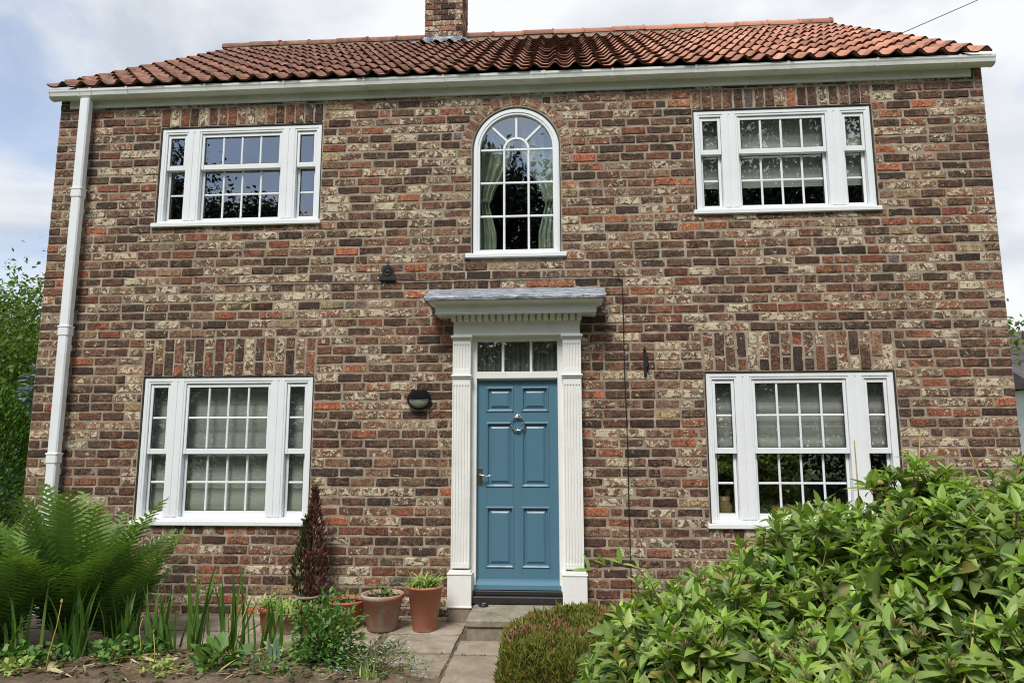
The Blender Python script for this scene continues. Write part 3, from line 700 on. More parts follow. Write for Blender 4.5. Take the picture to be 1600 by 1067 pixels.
def curtain(side, label):
    m = MB(); n, q = 44, 26; vs = []
    for j in range(q+1):
        t = j/q; z = 4.85-(4.85-3.36)*t
        gather = math.exp(-((z-3.98)/.28)**2); wfull = .36 if z > 3.98 else .25
        wd = wfull*(1-.55*gather)*(1.05 if z > 4.3 else 1)
        if z < 3.98: wd = .12+.085*min(1, (3.98-z)/.35)
        for i in range(n+1):
            u = i/n; xx = CW[0]+.02+wd*u if side < 0 else CW[1]-.02-wd*u
            vs.append((xx, .19+.022*math.sin(u*26+.6*math.sin(z*3)), z))
    m.add(vs, [(j*(n+1)+i, j*(n+1)+i+1, (j+1)*(n+1)+i+1, (j+1)*(n+1)+i) for j in range(q) for i in range(n)])
    o = m.build('curtain', CURTAIN, smooth=True, recalc=False)
    m = MB(); xx = CW[0]+.01 if side < 0 else CW[1]-.14; m.box(xx, xx+.13, .155, .225, 3.95, 3.99, .01); m.build('tie_back', CURTAIN, o)
    tag(o, label, 'curtain', 'stair window curtains')
curtain(-1, 'sage curtain tied back at the left side of the arched window'); curtain(1, 'sage curtain tied back at the right side of the arched window')

# ------------------------------------------------------------------ house: door and surround
sur = None
m = MB()
m.box(-.437, -.378, -.03, .10, .22, 2.60); m.box(.378, .437, -.03, .10, .22, 2.60)       # lining
m.box(-.3775, .3775, -.028, .10, 2.162, 2.226); m.box(-.3775, .3775, -.028, .10, 2.520, 2.60)
m.box(-.366, .366, .0, .05, 2.150, 2.163, .002)
sur = m.build('door_surround', WHITE, house); sur['label'] = 'white classical door case with fluted pilasters and dentil cornice'
def band(levels, a, dep, mat, name, parent=sur, y_back=.02, top_cap=True):
    m = MB(); vs = []
    for d, z in levels:
        X, Y = a+d, -dep-d; vs += [(-X, y_back, z), (-X, Y, z), (X, Y, z), (X, y_back, z)]
    fs = [(4*i+j, 4*i+j+1, 4*i+4+j+1, 4*i+4+j) for i in range(len(levels)-1) for j in range(3)]
    fs.append((0, 3, 2, 1)); e = 4*(len(levels)-1); fs.append((e, e+1, e+2, e+3)); m.add(vs, fs); return m.build(name, mat, parent)
band([(0, 2.562), (0, 2.682), (.006, 2.688), (.004, 2.692), (.004, 2.744)], .59, .12, WHITE, 'frieze')
band([(.03, 2.745), (.145, 2.738), (.15, 2.742), (.15, 2.812), (.158, 2.816), (.158, 2.822), (.175, 2.828), (.20, 2.842), (.218, 2.853)], .59, .12, WHITE, 'cornice')
nd = 20
for i in range(nd):
    x = -.615+1.23*(i+.5)/nd; m = MB(); m.box(x-.0215, x+.0215, -.186, -.1235, 2.690, 2.7435, .002); m.build('dentil', WHITE, sur)
# lead roof of the canopy
m = MB(); n = 40; vs = []; rows = [(-.352, 2.848), (-.366, 2.852), (-.370, 2.872), (-.362, 2.888), (-.24, 2.936), (-.12, 2.985), (.0, 3.030), (.02, 3.04)]
for y, z in rows:
    for i in range(n+1):
        x = -.828+1.652*i/n; vs.append((x, y+.004*mnoise.noise((x*9, y*5, 1)), z+.006*mnoise.noise((x*7, y*8, 4))+(.003*math.sin(x*31) if z > 2.86 else 0)))
m.add(vs, [(j*(n+1)+i, j*(n+1)+i+1, (j+1)*(n+1)+i+1, (j+1)*(n+1)+i) for j in range(len(rows)-1) for i in range(n)])
for x, s_ in ((-.828, 1), (.824, -1)):
    m.add([(x, y, z) for y, z in rows]+[(x, .02, 2.848)], [tuple(range(len(rows)+1))[::s_]])
m.add([(-.828, -.352, 2.8485), (.824, -.352, 2.8485), (.824, .02, 2.8485), (-.828, .02, 2.8485)], [(0, 3, 2, 1)])
m.build('lead_roof', LEAD, sur, smooth=False, recalc=False)
def pilaster(cx):
    p = None; m = MB(); hw = .084
    def shaft(z0, z1):
        nf = 6; pts = [(cx-hw, .0), (cx-hw, -.105)]; fl = .0165; gap = (2*hw-nf*fl)/(nf+1)
        for i in range(nf):
            a = cx-hw+gap+i*(fl+gap)
            for q in range(5):
                t = q/4; pts.append((a+fl*t, -.105+.010*math.sin(math.pi*t)))
        pts += [(cx+hw, -.105), (cx+hw, .0)]
        m.prism(pts, 'z', z0, z1)
    def plain(z0, z1): m.box(cx-hw, cx+hw, -.105, 0, z0, z1, .001)
    plain(.455, .50); shaft(.50, 2.095); plain(2.095, 2.158); plain(2.195, 2.245); shaft(2.245, 2.478); plain(2.478, 2.525)
    p = m.build('pilaster', WHITE, sur)
    m = MB(); m.box(cx-hw-.014, cx+hw+.014, -.128, 0, 2.170, 2.192, .008); m.box(cx-hw-.006, cx+hw+.006, -.116, 0, 2.157, 2.171, .003); m.build('moulding', WHITE, p)
    m = MB(); m.box(cx-hw-.008, cx+hw+.008, -.118, 0, 2.524, 2.538, .003); m.box(cx-hw-.018, cx+hw+.018, -.134, 0, 2.5375, 2.5615, .005); m.build('capital', WHITE, p)
    m = MB(); m.box(cx-.108, cx+.108, -.138, 0, .135, .416, .003); m.box(cx-.100, cx+.100, -.128, 0, .415, .437, .006); m.box(cx-.114, cx+.114, -.144, 0, .402, .4165, .003)
    m.box(cx-.114, cx+.114, -.146, 0, .120, .136, .004); m.build('plinth', WHITE, p)
    m = MB(); m.box(cx-.106, cx+.106, -.135, 0, -.05, .119, .006); m.build('base_block', STEP, p)
pilaster(-.513); pilaster(.513)
# fanlight
m = MB(); m.add([(-.378, .03, 2.226), (.378, .03, 2.226), (.378, .03, 2.52), (-.378, .03, 2.52)], [(0, 1, 2, 3)])
fl_ = empty('fanlight'); fl_.parent = house
for a0, a1 in ((-.378, -.134), (-.134, .131), (.131, .378)):
    m = MB(); m.add([(a0, .012, 2.226), (a1, .012, 2.226), (a1, .012, 2.521), (a0, .012, 2.521)], [(0, 1, 2, 3)]); m.build('pane', GLASS, fl_, recalc=False)
for x in (-.134, .131): m = MB(); m.box(x-.012, x+.012, -.004, .03, 2.225, 2.521, .004); m.build('glazing_bar', WHITE, fl_)
m = MB(); n = 120; vs = []
for z in (2.2, 2.56):
    for i in range(n+1):
        x = -.40+.80*i/n; vs.append((x, .085+.014*math.sin(i*.9)+.006*math.sin(i*.37+z), z))
m.add(vs, [(i, i+1, n+2+i, n+1+i) for i in range(n)])
tag(m.build('net_curtain', NET, smooth=True, recalc=False), 'grey pleated net curtain behind the glazed light over the door', 'curtain')
# door leaf: stiles, rails and fielded panels
DY = .02
door = None; m = MB(); xs_ = (-.378, -.292, -.036, .040, .290, .378); D0, D1 = .345, 2.160
pz = ((1.855, 2.082), (1.165, 1.752), (.445, .980))
m.box(-.378, -.290, DY, DY+.045, .25, D1, .002); m.box(.290, .378, DY, DY+.045, .25, D1, .002); m.box(-.038, .040, DY+.0005, DY+.045, .25, D1, .002)
for z0, z1 in ((2.082, D1), (1.752, 1.855), (.98, 1.165), (.25, .445)):
    m.box(-.2905, -.0375, DY+.0003, DY+.044, z0, z1, .002); m.box(.0395, .2905, DY+.0003, DY+.044, z0, z1, .002)
door = m.build('door', BLUE, house); door['label'] = 'blue six panel front door with ring knocker'
for z0, z1 in pz:
    for x0, x1 in ((-.290, -.038), (.040, .290)):
        m = MB()
        def rect(i, y): return [(x0+i, y, z0+i), (x1-i, y, z0+i), (x1-i, y, z1-i), (x0+i, y, z1-i)]
        lv = [(0, DY-.007), (.006, DY-.009), (.014, DY-.004), (.020, DY+.016), (.030, DY+.018), (.052, DY+.006), (.054, DY+.004)]
        vs = [(x0-.008, DY+.001, z0-.008), (x1+.008, DY+.001, z0-.008), (x1+.008, DY+.001, z1+.008), (x0-.008, DY+.001, z1+.008)]
        for i_, y in lv: vs += rect(i_, y)
        fs = [(4*k_+j, 4*k_+(j+1) % 4, 4*k_+4+(j+1) % 4, 4*k_+4+j) for k_ in range(len(lv)) for j in range(4)]; e = 4*len(lv); fs.append((e, e+1, e+2, e+3))
        m.add(vs, fs); m.build('door_panel', BLUE, door)
m = MB(); m.prism([(DY, .345), (DY-.012, .343), (DY-.016, .330), (DY-.03, .318), (DY-.05, .300), (DY-.055, .262), (DY, .258)], 'x', -.392, .392); m.build('weather_board', BLUE, door)
m = MB(); m.box(-.4, .4, -.055, .06, .214, .256, .006); m.build('threshold', SILL_DARK, door)
m = MB(); m.box(-.435, .435, -.10, .06, .145, .213, .008); m.build('sill', SILL_DARK, door)
m = MB(); m.box(-.372, -.326, DY-.006, DY, 1.175, 1.335, .003); hp = m.build('handle_plate', SATIN, door)
m = MB(); m.tube([(-.349, DY-.006, 1.272), (-.349, DY-.05, 1.272), (-.33, DY-.056, 1.270), (-.28, DY-.054, 1.258), (-.255, DY-.05, 1.266), (-.235, DY-.05, 1.272)], [.009, .009, .008, .007, .006, .004], 10); m.build('door_handle', CHROME, hp, smooth=True)
m = MB(); m.box(-.352, -.345, DY-.0075, DY-.004, 1.20, 1.222, .001); m.build('keyhole', BLACK, hp)
m = MB(); kx, kz, kr = .003, 1.742, .064; m.tube([(kx+kr*math.cos(a), DY-.022, kz+kr*math.sin(a)) for a in [2*math.pi*i/36 for i in range(37)]], .0066, 8, False); kn = m.build('door_knocker', CHROME, door, smooth=True)
m = MB(); m.tube([(kx+.035*math.cos(a), DY-.006, kz+.052+.030*math.sin(a)) for a in [math.pi*i/14 for i in range(15)]], .006, 8); m.tube([(kx, DY-.002, kz+.062), (kx, DY-.028, kz+.060)], .012, 10); m.build('knocker_mount', CHROME, kn, smooth=True)
m = MB(); m.lathe([(.0, -.02), (.009, -.018), (.012, -.006), (.008, .0)], 12, (kx, 0, 0)); m.v = [(v[0], DY+v[2]*1.0-.004, kz-kr+.008+v[1]) for v in m.v]; m.build('knocker_stud', CHROME, kn, smooth=True)

# ------------------------------------------------------------------ house: roof
EY, EZ, RY, RZ = -.13, 5.188, 3.42, 7.70
RXL, RXR = -4.885, 4.565
sl_ = math.hypot(RY-EY, RZ-EZ); sdir = Vector((0, (RY-EY)/sl_, (RZ-EZ)/sl_)); snrm = Vector((0, -sdir.z, sdir.y))
m = MB()    # sarking under the tiles, both slopes
m.add([(RXL+.1, EY+.06, EZ-.02), (RXR-.14, EY+.06, EZ-.02), (RXR-.14, RY, RZ-.05), (RXL+.1, RY, RZ-.05), (RXR-.14, 2*RY-EY, EZ), (RXL+.1, 2*RY-EY, EZ)], [(0, 1, 2, 3), (3, 2, 4, 5)])
roof = m.build('roof', SILL_DARK, house, recalc=False)
ncol, nrow = 46, 14; TXL, TXR = RXL+.065, RXR-.10; tw = (TXR-TXL)/ncol; gauge = sl_/nrow
def tile_mesh(seed):
    r = random.Random(seed); n = 14; L_ = gauge+.075; th = .014; v = []
    def prof(t):    # pantile: wide trough, round roll at the right edge
        return .038*(math.cos(2*math.pi*(t-.80))*.62+.16*math.cos(4*math.pi*(t-.80)))
    for s in (0, .5, 1):
        for top_ in (1, 0):
            for i in range(n+1):
                t = i/n; x = t*(tw*1.14)-tw*.05; z = prof(t*1.14-.05)+.012*(1-s)*0; wob = .0015*math.sin(9*t+seed)
                v.append((x, s*L_, z+(th if top_ else 0)+wob-s*.004))
    k_ = n+1; f = []
    for a in range(2):
        for i in range(n):
            f.append((a*2*k_+i, a*2*k_+i+1, (a+1)*2*k_+i+1, (a+1)*2*k_+i)); f.append((a*2*k_+k_+i, (a+1)*2*k_+k_+i, (a+1)*2*k_+k_+i+1, a*2*k_+k_+i+1))
        f.append((a*2*k_, (a+1)*2*k_, (a+1)*2*k_+k_, a*2*k_+k_)); f.append((a*2*k_+n, a*2*k_+k_+n, (a+1)*2*k_+k_+n, (a+1)*2*k_+n))
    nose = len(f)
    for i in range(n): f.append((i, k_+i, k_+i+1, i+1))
    return v, f, nose
tiles = [tile_mesh(s) for s in range(4)]
tmesh = []
for v, f, nose in tiles:
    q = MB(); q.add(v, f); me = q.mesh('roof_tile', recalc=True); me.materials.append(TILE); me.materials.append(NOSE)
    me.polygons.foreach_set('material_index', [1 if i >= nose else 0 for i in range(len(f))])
    me.polygons.foreach_set('use_smooth', [abs(p.normal.y) < .6 for p in me.polygons]); tmesh.append(me)
base_m = Matrix(((1, 0, 0), (0, sdir.y, snrm.y), (0, sdir.z, snrm.z))).to_4x4()
cells = []
for c in range(ncol):
    for r_ in range(nrow):
        org = Vector((TXL+c*tw, EY, EZ))+sdir*(r_*gauge-.02)+snrm*(.024+.0004*r_)
        if r_ >= nrow-1 and -1.68 < org.x < -.98: continue
        org += Vector((RND.uniform(-.004, .004), 0, 0))+sdir*RND.uniform(-.008, .008)+snrm*RND.uniform(-.002, .004)
        M_ = Matrix.Translation(org) @ base_m @ Matrix.Rotation(RND.uniform(-.012, .012), 4, 'Z') @ Matrix.Rotation(RND.uniform(.058, .076), 4, 'X').inverted()
        p = proj(org); cells.append((1/p[2]+(.02 if 0 < p[0] < 1600 else -1), M_, (c*7+r_*3+RND.randrange(4)) % 4))
cells.sort(key=lambda a: -a[0])
Vs, Fs, Rs, Ms_, b = [], [], [], [], 0
for i, (_, M_, k_) in enumerate(cells):
    if i < 298:
        o = bpy.data.objects.new('roof_tile', tmesh[k_]); COL.objects.link(o); o.parent = roof; o.matrix_world = M_
    else:
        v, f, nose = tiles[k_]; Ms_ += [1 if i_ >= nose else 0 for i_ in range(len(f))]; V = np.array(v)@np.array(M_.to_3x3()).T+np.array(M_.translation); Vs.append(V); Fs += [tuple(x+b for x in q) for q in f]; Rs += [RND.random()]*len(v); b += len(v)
me = bpy.data.meshes.new('roof_tiling'); me.from_pydata([tuple(x) for x in np.concatenate(Vs)], [], Fs); a = me.attributes.new('lrnd', 'FLOAT', 'POINT'); a.data.foreach_set('value', np.array(Rs, np.float32))
bm = bmesh.new(); bm.from_mesh(me); bmesh.ops.recalc_face_normals(bm, faces=bm.faces); bm.to_mesh(me); bm.free()
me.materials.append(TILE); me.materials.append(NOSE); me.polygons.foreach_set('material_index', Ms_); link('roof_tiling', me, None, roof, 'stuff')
# ridge tiles, half round
for xa, xb, nr in ((RXL+.06, -1.58, 7), (-1.0, RXR-.08, 12)):
    for i in range(nr):
        m = MB(); L_ = (xb-xa)/nr-.004; x = xa+i*(xb-xa)/nr; n = 12; vs = []; wz = RND.uniform(-.006, .006); wr = RND.uniform(-.004, .004)
        for s, rr in ((0, .128), (.93, .124), (.93, .136), (1.0, .136)):
            for j in range(n+1):
                a = math.pi*(-.02+1.04*j/n); vs.append((x+s*L_, RY+(rr+wr)*math.cos(a), RZ+.012+wz+(rr+wr)*.9*math.sin(a)))
        m.add(vs, [(k_*(n+1)+j, k_*(n+1)+j+1, (k_+1)*(n+1)+j+1, (k_+1)*(n+1)+j) for k_ in range(3) for j in range(n)]); m.add(vs[:n+1], [tuple(range(n+1))]); m.add(vs[-n-1:], [tuple(range(n+1))[::-1]])
        m.build('ridge_tile', TILE, roof, smooth=False)
m = MB(); m.box(RXL+.09, RXR-.11, RY-.115, RY+.115, RZ-.07, RZ+.015, .01); m.build('ridge_mortar', MORTAR, roof)
# verge undercloak, fascia, gutter, downpipe
for x in (RXL+.075, RXR-.13):
    m = MB(); P0 = Vector((x, EY+.05, EZ-.012)); P1 = Vector((x, RY, RZ-.012)); hgt = Vector((0, 0, -.06)); wv = Vector((.02, 0, 0))
    m.add([tuple(P0), tuple(P0+wv), tuple(P1+wv), tuple(P1), tuple(P0+hgt), tuple(P0+wv+hgt), tuple(P1+wv+hgt), tuple(P1+hgt)], [(0, 1, 2, 3), (4, 7, 6, 5), (0, 4, 5, 1), (1, 5, 6, 2), (2, 6, 7, 3), (3, 7, 4, 0)])
    m.build('verge_undercloak', MORTAR, roof)
m = MB(); m.box(WL+.107, WR-.107, -.022, .012, FZ-.008, 5.20, .003); m.build('fascia', GUTTER, house)
gp = [(-.024, 5.163), (-.024, 5.098), (-.045, 5.086), (-.075, 5.080), (-.105, 5.086), (-.124, 5.105), (-.130, 5.135), (-.137, 5.150), (-.137, 5.172), (-.131, 5.172), (-.126, 5.152), (-.119, 5.112), (-.10, 5.092), (-.075, 5.086), (-.046, 5.092), (-.030, 5.104), (-.030, 5.163)]
m = MB(); m.prism(gp, 'x', RXL+.07, RXR-.05); gut = m.build('gutter', GUTTER, house)
for x in (RXL+.064, RXR-.051): m = MB(); m.prism([(p[0]+(-.004 if p[0] < -.07 else 0), p[1]+(-.003 if p[1] < 5.12 else 0)) for p in gp[:9]], 'x', x, x+.008); m.build('stop_end', GUTTER, gut)
for x in (-3.99, -3.16, -2.34, -1.52, -.72, .95, 1.75, 2.62, 3.45, 4.2):
    m = MB(); q = [(p[0]-(.004 if p[0] < -.05 else -.001), p[1]-.005) for p in gp[:8]]+[(-.143, 5.168), (-.143, 5.177), (-.12, 5.177), (-.12, 5.16)]
    m.prism(q, 'x', x-.011, x+.011); m.build('gutter_bracket', GUTTER, gut)
for x in (-4.44, .22):
    m = MB(); m.prism([(p[0]-(.005 if p[0] < -.05 else -.001), p[1]-.006) for p in gp[:8]]+[(-.144, 5.176), (-.12, 5.176)], 'x', x-.075, x-.05); m.prism([(p[0]-(.005 if p[0] < -.05 else -.001), p[1]-.006) for p in gp[:8]]+[(-.144, 5.176), (-.12, 5.176)], 'x', x+.05, x+.075)
    m.prism([(p[0]-(.003 if p[0] < -.05 else -.001), p[1]-.004) for p in gp[:8]]+[(-.141, 5.175), (-.12, 5.175)], 'x', x-.05, x+.05); m.build('gutter_union', GUTTER, gut)
m = MB(); m.box(-4.488, -4.388, -.125, -.045, -.05, 5.082, .012); dp = m.build('downpipe', UPVC, house)
for z in (4.07, 2.66, 1.43): m = MB(); m.box(-4.494, -4.382, -.131, -.04, z-.055, z+.045, .010); m.box(-4.498, -4.378, -.135, -.038, z+.030, z+.048, .004); m.build('pipe_socket', UPVC, dp)
for z in (3.9, 2.5, 1.3): m = MB(); m.box(-4.46, -4.415, -.05, .0, z-.03, z+.03); m.build('pipe_clip', UPVC, dp)
# chimney
cx0, cx1, cy0, cy1 = -1.575, -1.005, 3.10, 3.72
m = MB(); m.box(cx0+.012, cx1-.012, cy0+.012, cy1-.012, 7.0, 9.2, .002); chim = m.build('chimney', MORTAR, house)
cr_ = random.Random(21); z = 7.52; k = 0
while z < 9.15:
    for face in (0, 1, 2):
        a0, a1 = (cx0, cx1) if face == 0 else (cy0, cy1); cut = [a0]; xx = a0+(.235 if k % 2 == (face > 0) else .12)
        while xx < a1-.06: cut.append(xx); xx += .235
        cut.append(a1)
        for p, q in zip(cut[:-1], cut[1:]):
            m = MB(); brick_geo(m, p+(.004 if p > a0 else 0), q-(.006 if q < a1 else 0), z+.006, z+CH-.006, cr_, None, .03, .0)
            if face == 0: m.v = [(v[0], cy0+v[1], v[2]) for v in m.v]
            elif face == 1: m.v = [(cx1-v[1], v[0], v[2]) for v in m.v]
            else: m.v = [(cx0+v[1], cy0+cy1-v[0], v[2]) for v in m.v]
            m.build('brick', BRICK, chim, recalc=False)
    z += CH; k += 1
m = MB(); m.box(cx0-.05, cx1+.05, cy0-.05, cy1+.05, 9.15, 9.32, .01); m.build('chimney_cap', MORTAR, chim)
m = MB(); n = 36; vs = []; 
for s in range(5):
    for i in range(n+1):
        x = cx0-.16+(cx1-cx0+.34)*i/n; inn = cx0-.02 < x < cx1+.02; t = s/4
        zr = EZ+(cy0-EY)*(RZ-EZ)/(RY-EY)
        pt = Vector((x, cy0-.016, zr+.13)) if t == 0 else Vector((x, cy0-.02, zr+.06))-sdir*(.17*(t-.25)/.75)+snrm*(.0+.028*math.sin(2*math.pi*(x-RXL)/tw-1.0)+.02*mnoise.noise((x*9, t*3, 2)))
        if t == 0 and not inn: pt = Vector((x, cy0+.10, zr+.13))
        vs.append(tuple(pt))
m.add(vs, [(j*(n+1)+i, (j+1)*(n+1)+i, (j+1)*(n+1)+i+1, j*(n+1)+i+1) for j in range(4) for i in range(n)]); m.build('chimney_flashing', LEAD, chim, recalc=False)

# ------------------------------------------------------------------ things on the wall and step
wl_ = tag(empty('wall_lamp', (-.922, -.012, 1.968)), 'black oval bulkhead lamp with ribbed hood on the brick left of the door', 'lamp')
def oval(rx, rz, y, a0=0, a1=2*math.pi, n=32): return [(rx*math.cos(a0+(a1-a0)*i/n), y, rz*math.sin(a0+(a1-a0)*i/n)) for i in range(n+1)]
def shell(levels, a0=0, a1=2*math.pi, n=32, capf=True):
    m = MB(); vs = []
    for rx, rz, y in levels: vs += oval(rx, rz, y, a0, a1, n)
    m.add(vs, [(k_*(n+1)+i, k_*(n+1)+i+1, (k_+1)*(n+1)+i+1, (k_+1)*(n+1)+i) for k_ in range(len(levels)-1) for i in range(n)])
    if capf: m.add(vs[-n-1:], [tuple(range(n+1))])
    return m
shell([(.112, .094, .005), (.114, .096, -.03), (.111, .092, -.046), (.101, .083, -.046), (.099, .081, -.038)]).build('body', BLACK, wl_, smooth=False)
shell([(.098, .080, -.038), (.092, .074, -.058), (.07, .055, -.074), (.03, .02, -.08)], math.pi-.12, 2*math.pi+.12).build('lens', LENS, wl_, smooth=True)
for i, (z, yy) in enumerate(((.012, -.095), (.034, -.090), (.054, -.082), (.072, -.070))):
    m = MB(); hw = .112*math.sqrt(max(.05, 1-(z/.1)**2)); pts = [(-hw, -.03), (-hw*.9, yy*.8), (-hw*.5, yy), (hw*.5, yy), (hw*.9, yy*.8), (hw, -.03)]; m.prism(pts, 'z', z, z+.016); m.build('hood_rib', BLACK, wl_)
shell([(.109, .092, -.03), (.10, .084, -.06), (.075, .07, -.075)], .08, math.pi-.08, 20).build('hood', BLACK, wl_)
pq = tag(empty('wall_plaque', (-1.253, -.014, 3.126)), 'small black cast iron bell shaped plaque on the bricks between upstairs windows', 'plaque')
ol = [(-.078, 0), (.078, 0), (.078, .018), (.062, .035), (.055, .075)]+[(.052*math.cos(a), .098+.05*math.sin(a)) for a in [math.pi*i/10*.9+.15 for i in range(11)]][:10]+[(-.055, .075), (-.062, .035), (-.078, .018)]
m = MB(); m.prism(ol, 'y', -.016, .006); m.build('plate', IRON, pq)
m = MB(); m.lathe([(.0, .016), (.014, .014), (.024, .006), (.036, .010), (.042, .0)], 18); m.v = [(v[0], -.016-v[2], .085+v[1]) for v in m.v]; m.build('boss', IRON, pq)
m = MB(); m.tube([(0, -.01, .14), (0, -.012, .168)], [.012, .003], 6); m.build('finial', IRON, pq)
m = MB()
for i in range(10): a = 2*math.pi*i/10; m.tube([(.026*math.cos(a), -.024, .085+.026*math.sin(a)), (.046*math.cos(a), -.019, .085+.046*math.sin(a))], [.004, .002], 4)
m.build('rays', IRON, pq)
hk = tag(empty('wall_hook', (1.192, -.012, 2.17)), 'narrow black iron bracket fixed to the brick wall right of the canopy', 'bracket')
m = MB(); m.box(-.014, .014, -.012, .004, 0, .24, .003); m.box(.008, .030, -.010, .004, .05, .19, .003); m.build('back_plate', IRON, hk)
m = MB(); m.tube([(-.004, -.01, .235), (-.006, -.035, .262), (-.004, -.03, .283), (0, -.012, .275)], .008, 6); m.tube([(.012, -.012, .09), (.024, -.045, .085), (.026, -.05, .12)], .007, 6); m.build('arm', IRON, hk)
m = MB(); pts = [(-2.9, -.016, 3.118), (-2.3, -.017, 3.128), (-1.6, -.016, 3.122), (-1.2, -.016, 3.114), (-.6, -.017, 3.122), (0, -.016, 3.126), (.5, -.017, 3.128), (.88, -.017, 3.128), (.96, -.018, 3.115), (.996, -.018, 3.07), (1.002, -.018, 2.9), (1.0, -.018, 2.2), (1.012, -.018, 1.5), (1.008, -.018, .9), (1.016, -.018, .0)]
m.tube(pts, .0048, 6); tag(m.build('cable', CABLE), 'thin black cable clipped along and down the brick wall beside the door', 'cable')
st = tag(empty('stone_step', (0, 0, 0)), 'worn grey stone step in front of the blue door', 'step')
m = MB(); m.box(-.385, .42, -.67, -.105, .085, .150, .012); m.build('tread', STEP, st)
m = MB(); m.box(-.372, .41, -.655, -.11, -.03, .0845, .006); m.build('riser', STEP, st)
m = MB(); m.lathe([(0, 0), (.038, 0), (.044, .008), (.040, .018), (.02, .022), (0, .018)], 16, (-.29, -.19, .151)); db = tag(m.build('boot_tin', BLACK, smooth=True), 'small dark round tin left on the stone step', 'tin')
m = MB(); m.tube([(-.30, -.2, .174), (-.275, -.185, .176)], .006, 6); m.build('lid_knob', CHROME, db)
# jug and bowl on the inner sill of the lower window
jg = tag(empty('jug', (1.905, .2, .86)), 'tan and green pottery jug inside the window above the shrub', 'jug')
JUG = m_simple('glazed_jug', (150, 130, 92), .35, 0, .35, 6)
m = MB(); m.lathe([(0, 0), (.05, 0), (.075, .05), (.072, .12), (.05, .17), (.056, .21), (.048, .205), (.04, .17), (.06, .1), (0, .02)], 24); m.build('body', JUG, jg, smooth=True)
m = MB(); m.tube([(-.05, 0, .18), (-.085, 0, .19), (-.10, 0, .15), (-.09, 0, .1), (-.07, 0, .07)], .008, 8); m.build('handle', JUG, jg, smooth=True)
m = MB(); m.lathe([(0, 0), (.10, 0), (.15, .05), (.165, .12), (.155, .12), (.13, .05), (0, .015)], 28, (2.52, .24, .86)); tag(m.build('bowl', m_simple('brown_bowl', (150, 110, 78), .5, 0, .3, 8), smooth=True), 'brown wooden bowl on the inside sill of the window behind the shrub', 'bowl')
m = MB(); m.box(2.78, 3.1, .2, .32, .86, .99, .008); tag(m.build('storage_box', m_simple('box_wood', (128, 100, 74), .7, 0, .3, 8)), 'plain wooden box beside the bowl on the inside sill', 'box')
for o in (UL, UR, LL, LR):
    m = MB(); m.box(o[0]+.01, o[1]-.01, .12, .36, o[2]+.0, o[2]+.042, .004); m.build('inner_sill', UPVC, house)
# telephone wire to the gable
m = MB(); A, B_ = Vector((4.40, 2.2, 6.62)), Vector((16.0, 1.0, 12.6)); m.tube([tuple(A.lerp(B_, i/20)+Vector((0, 0, -.5*math.sin(math.pi*i/20)))) for i in range(21)], .006, 5)
tag(m.build('telephone_wire', WIRE), 'thin overhead wire rising from the roof edge into the sky', 'wire')

# ------------------------------------------------------------------ plants
def rsph(n, up=0.0):
    d = NP.normal(size=(n, 3)); d /= np.linalg.norm(d, axis=1, keepdims=True); d[:, 2] += up
    return d/np.linalg.norm(d, axis=1, keepdims=True)
def stem_mesh(lines, n=4):
    m = MB()
    for pts, r0, r1 in lines:
        k_ = len(pts); m.tube(pts, [r0+(r1-r0)*i/(k_-1) for i in range(k_)], n, False)
    return m
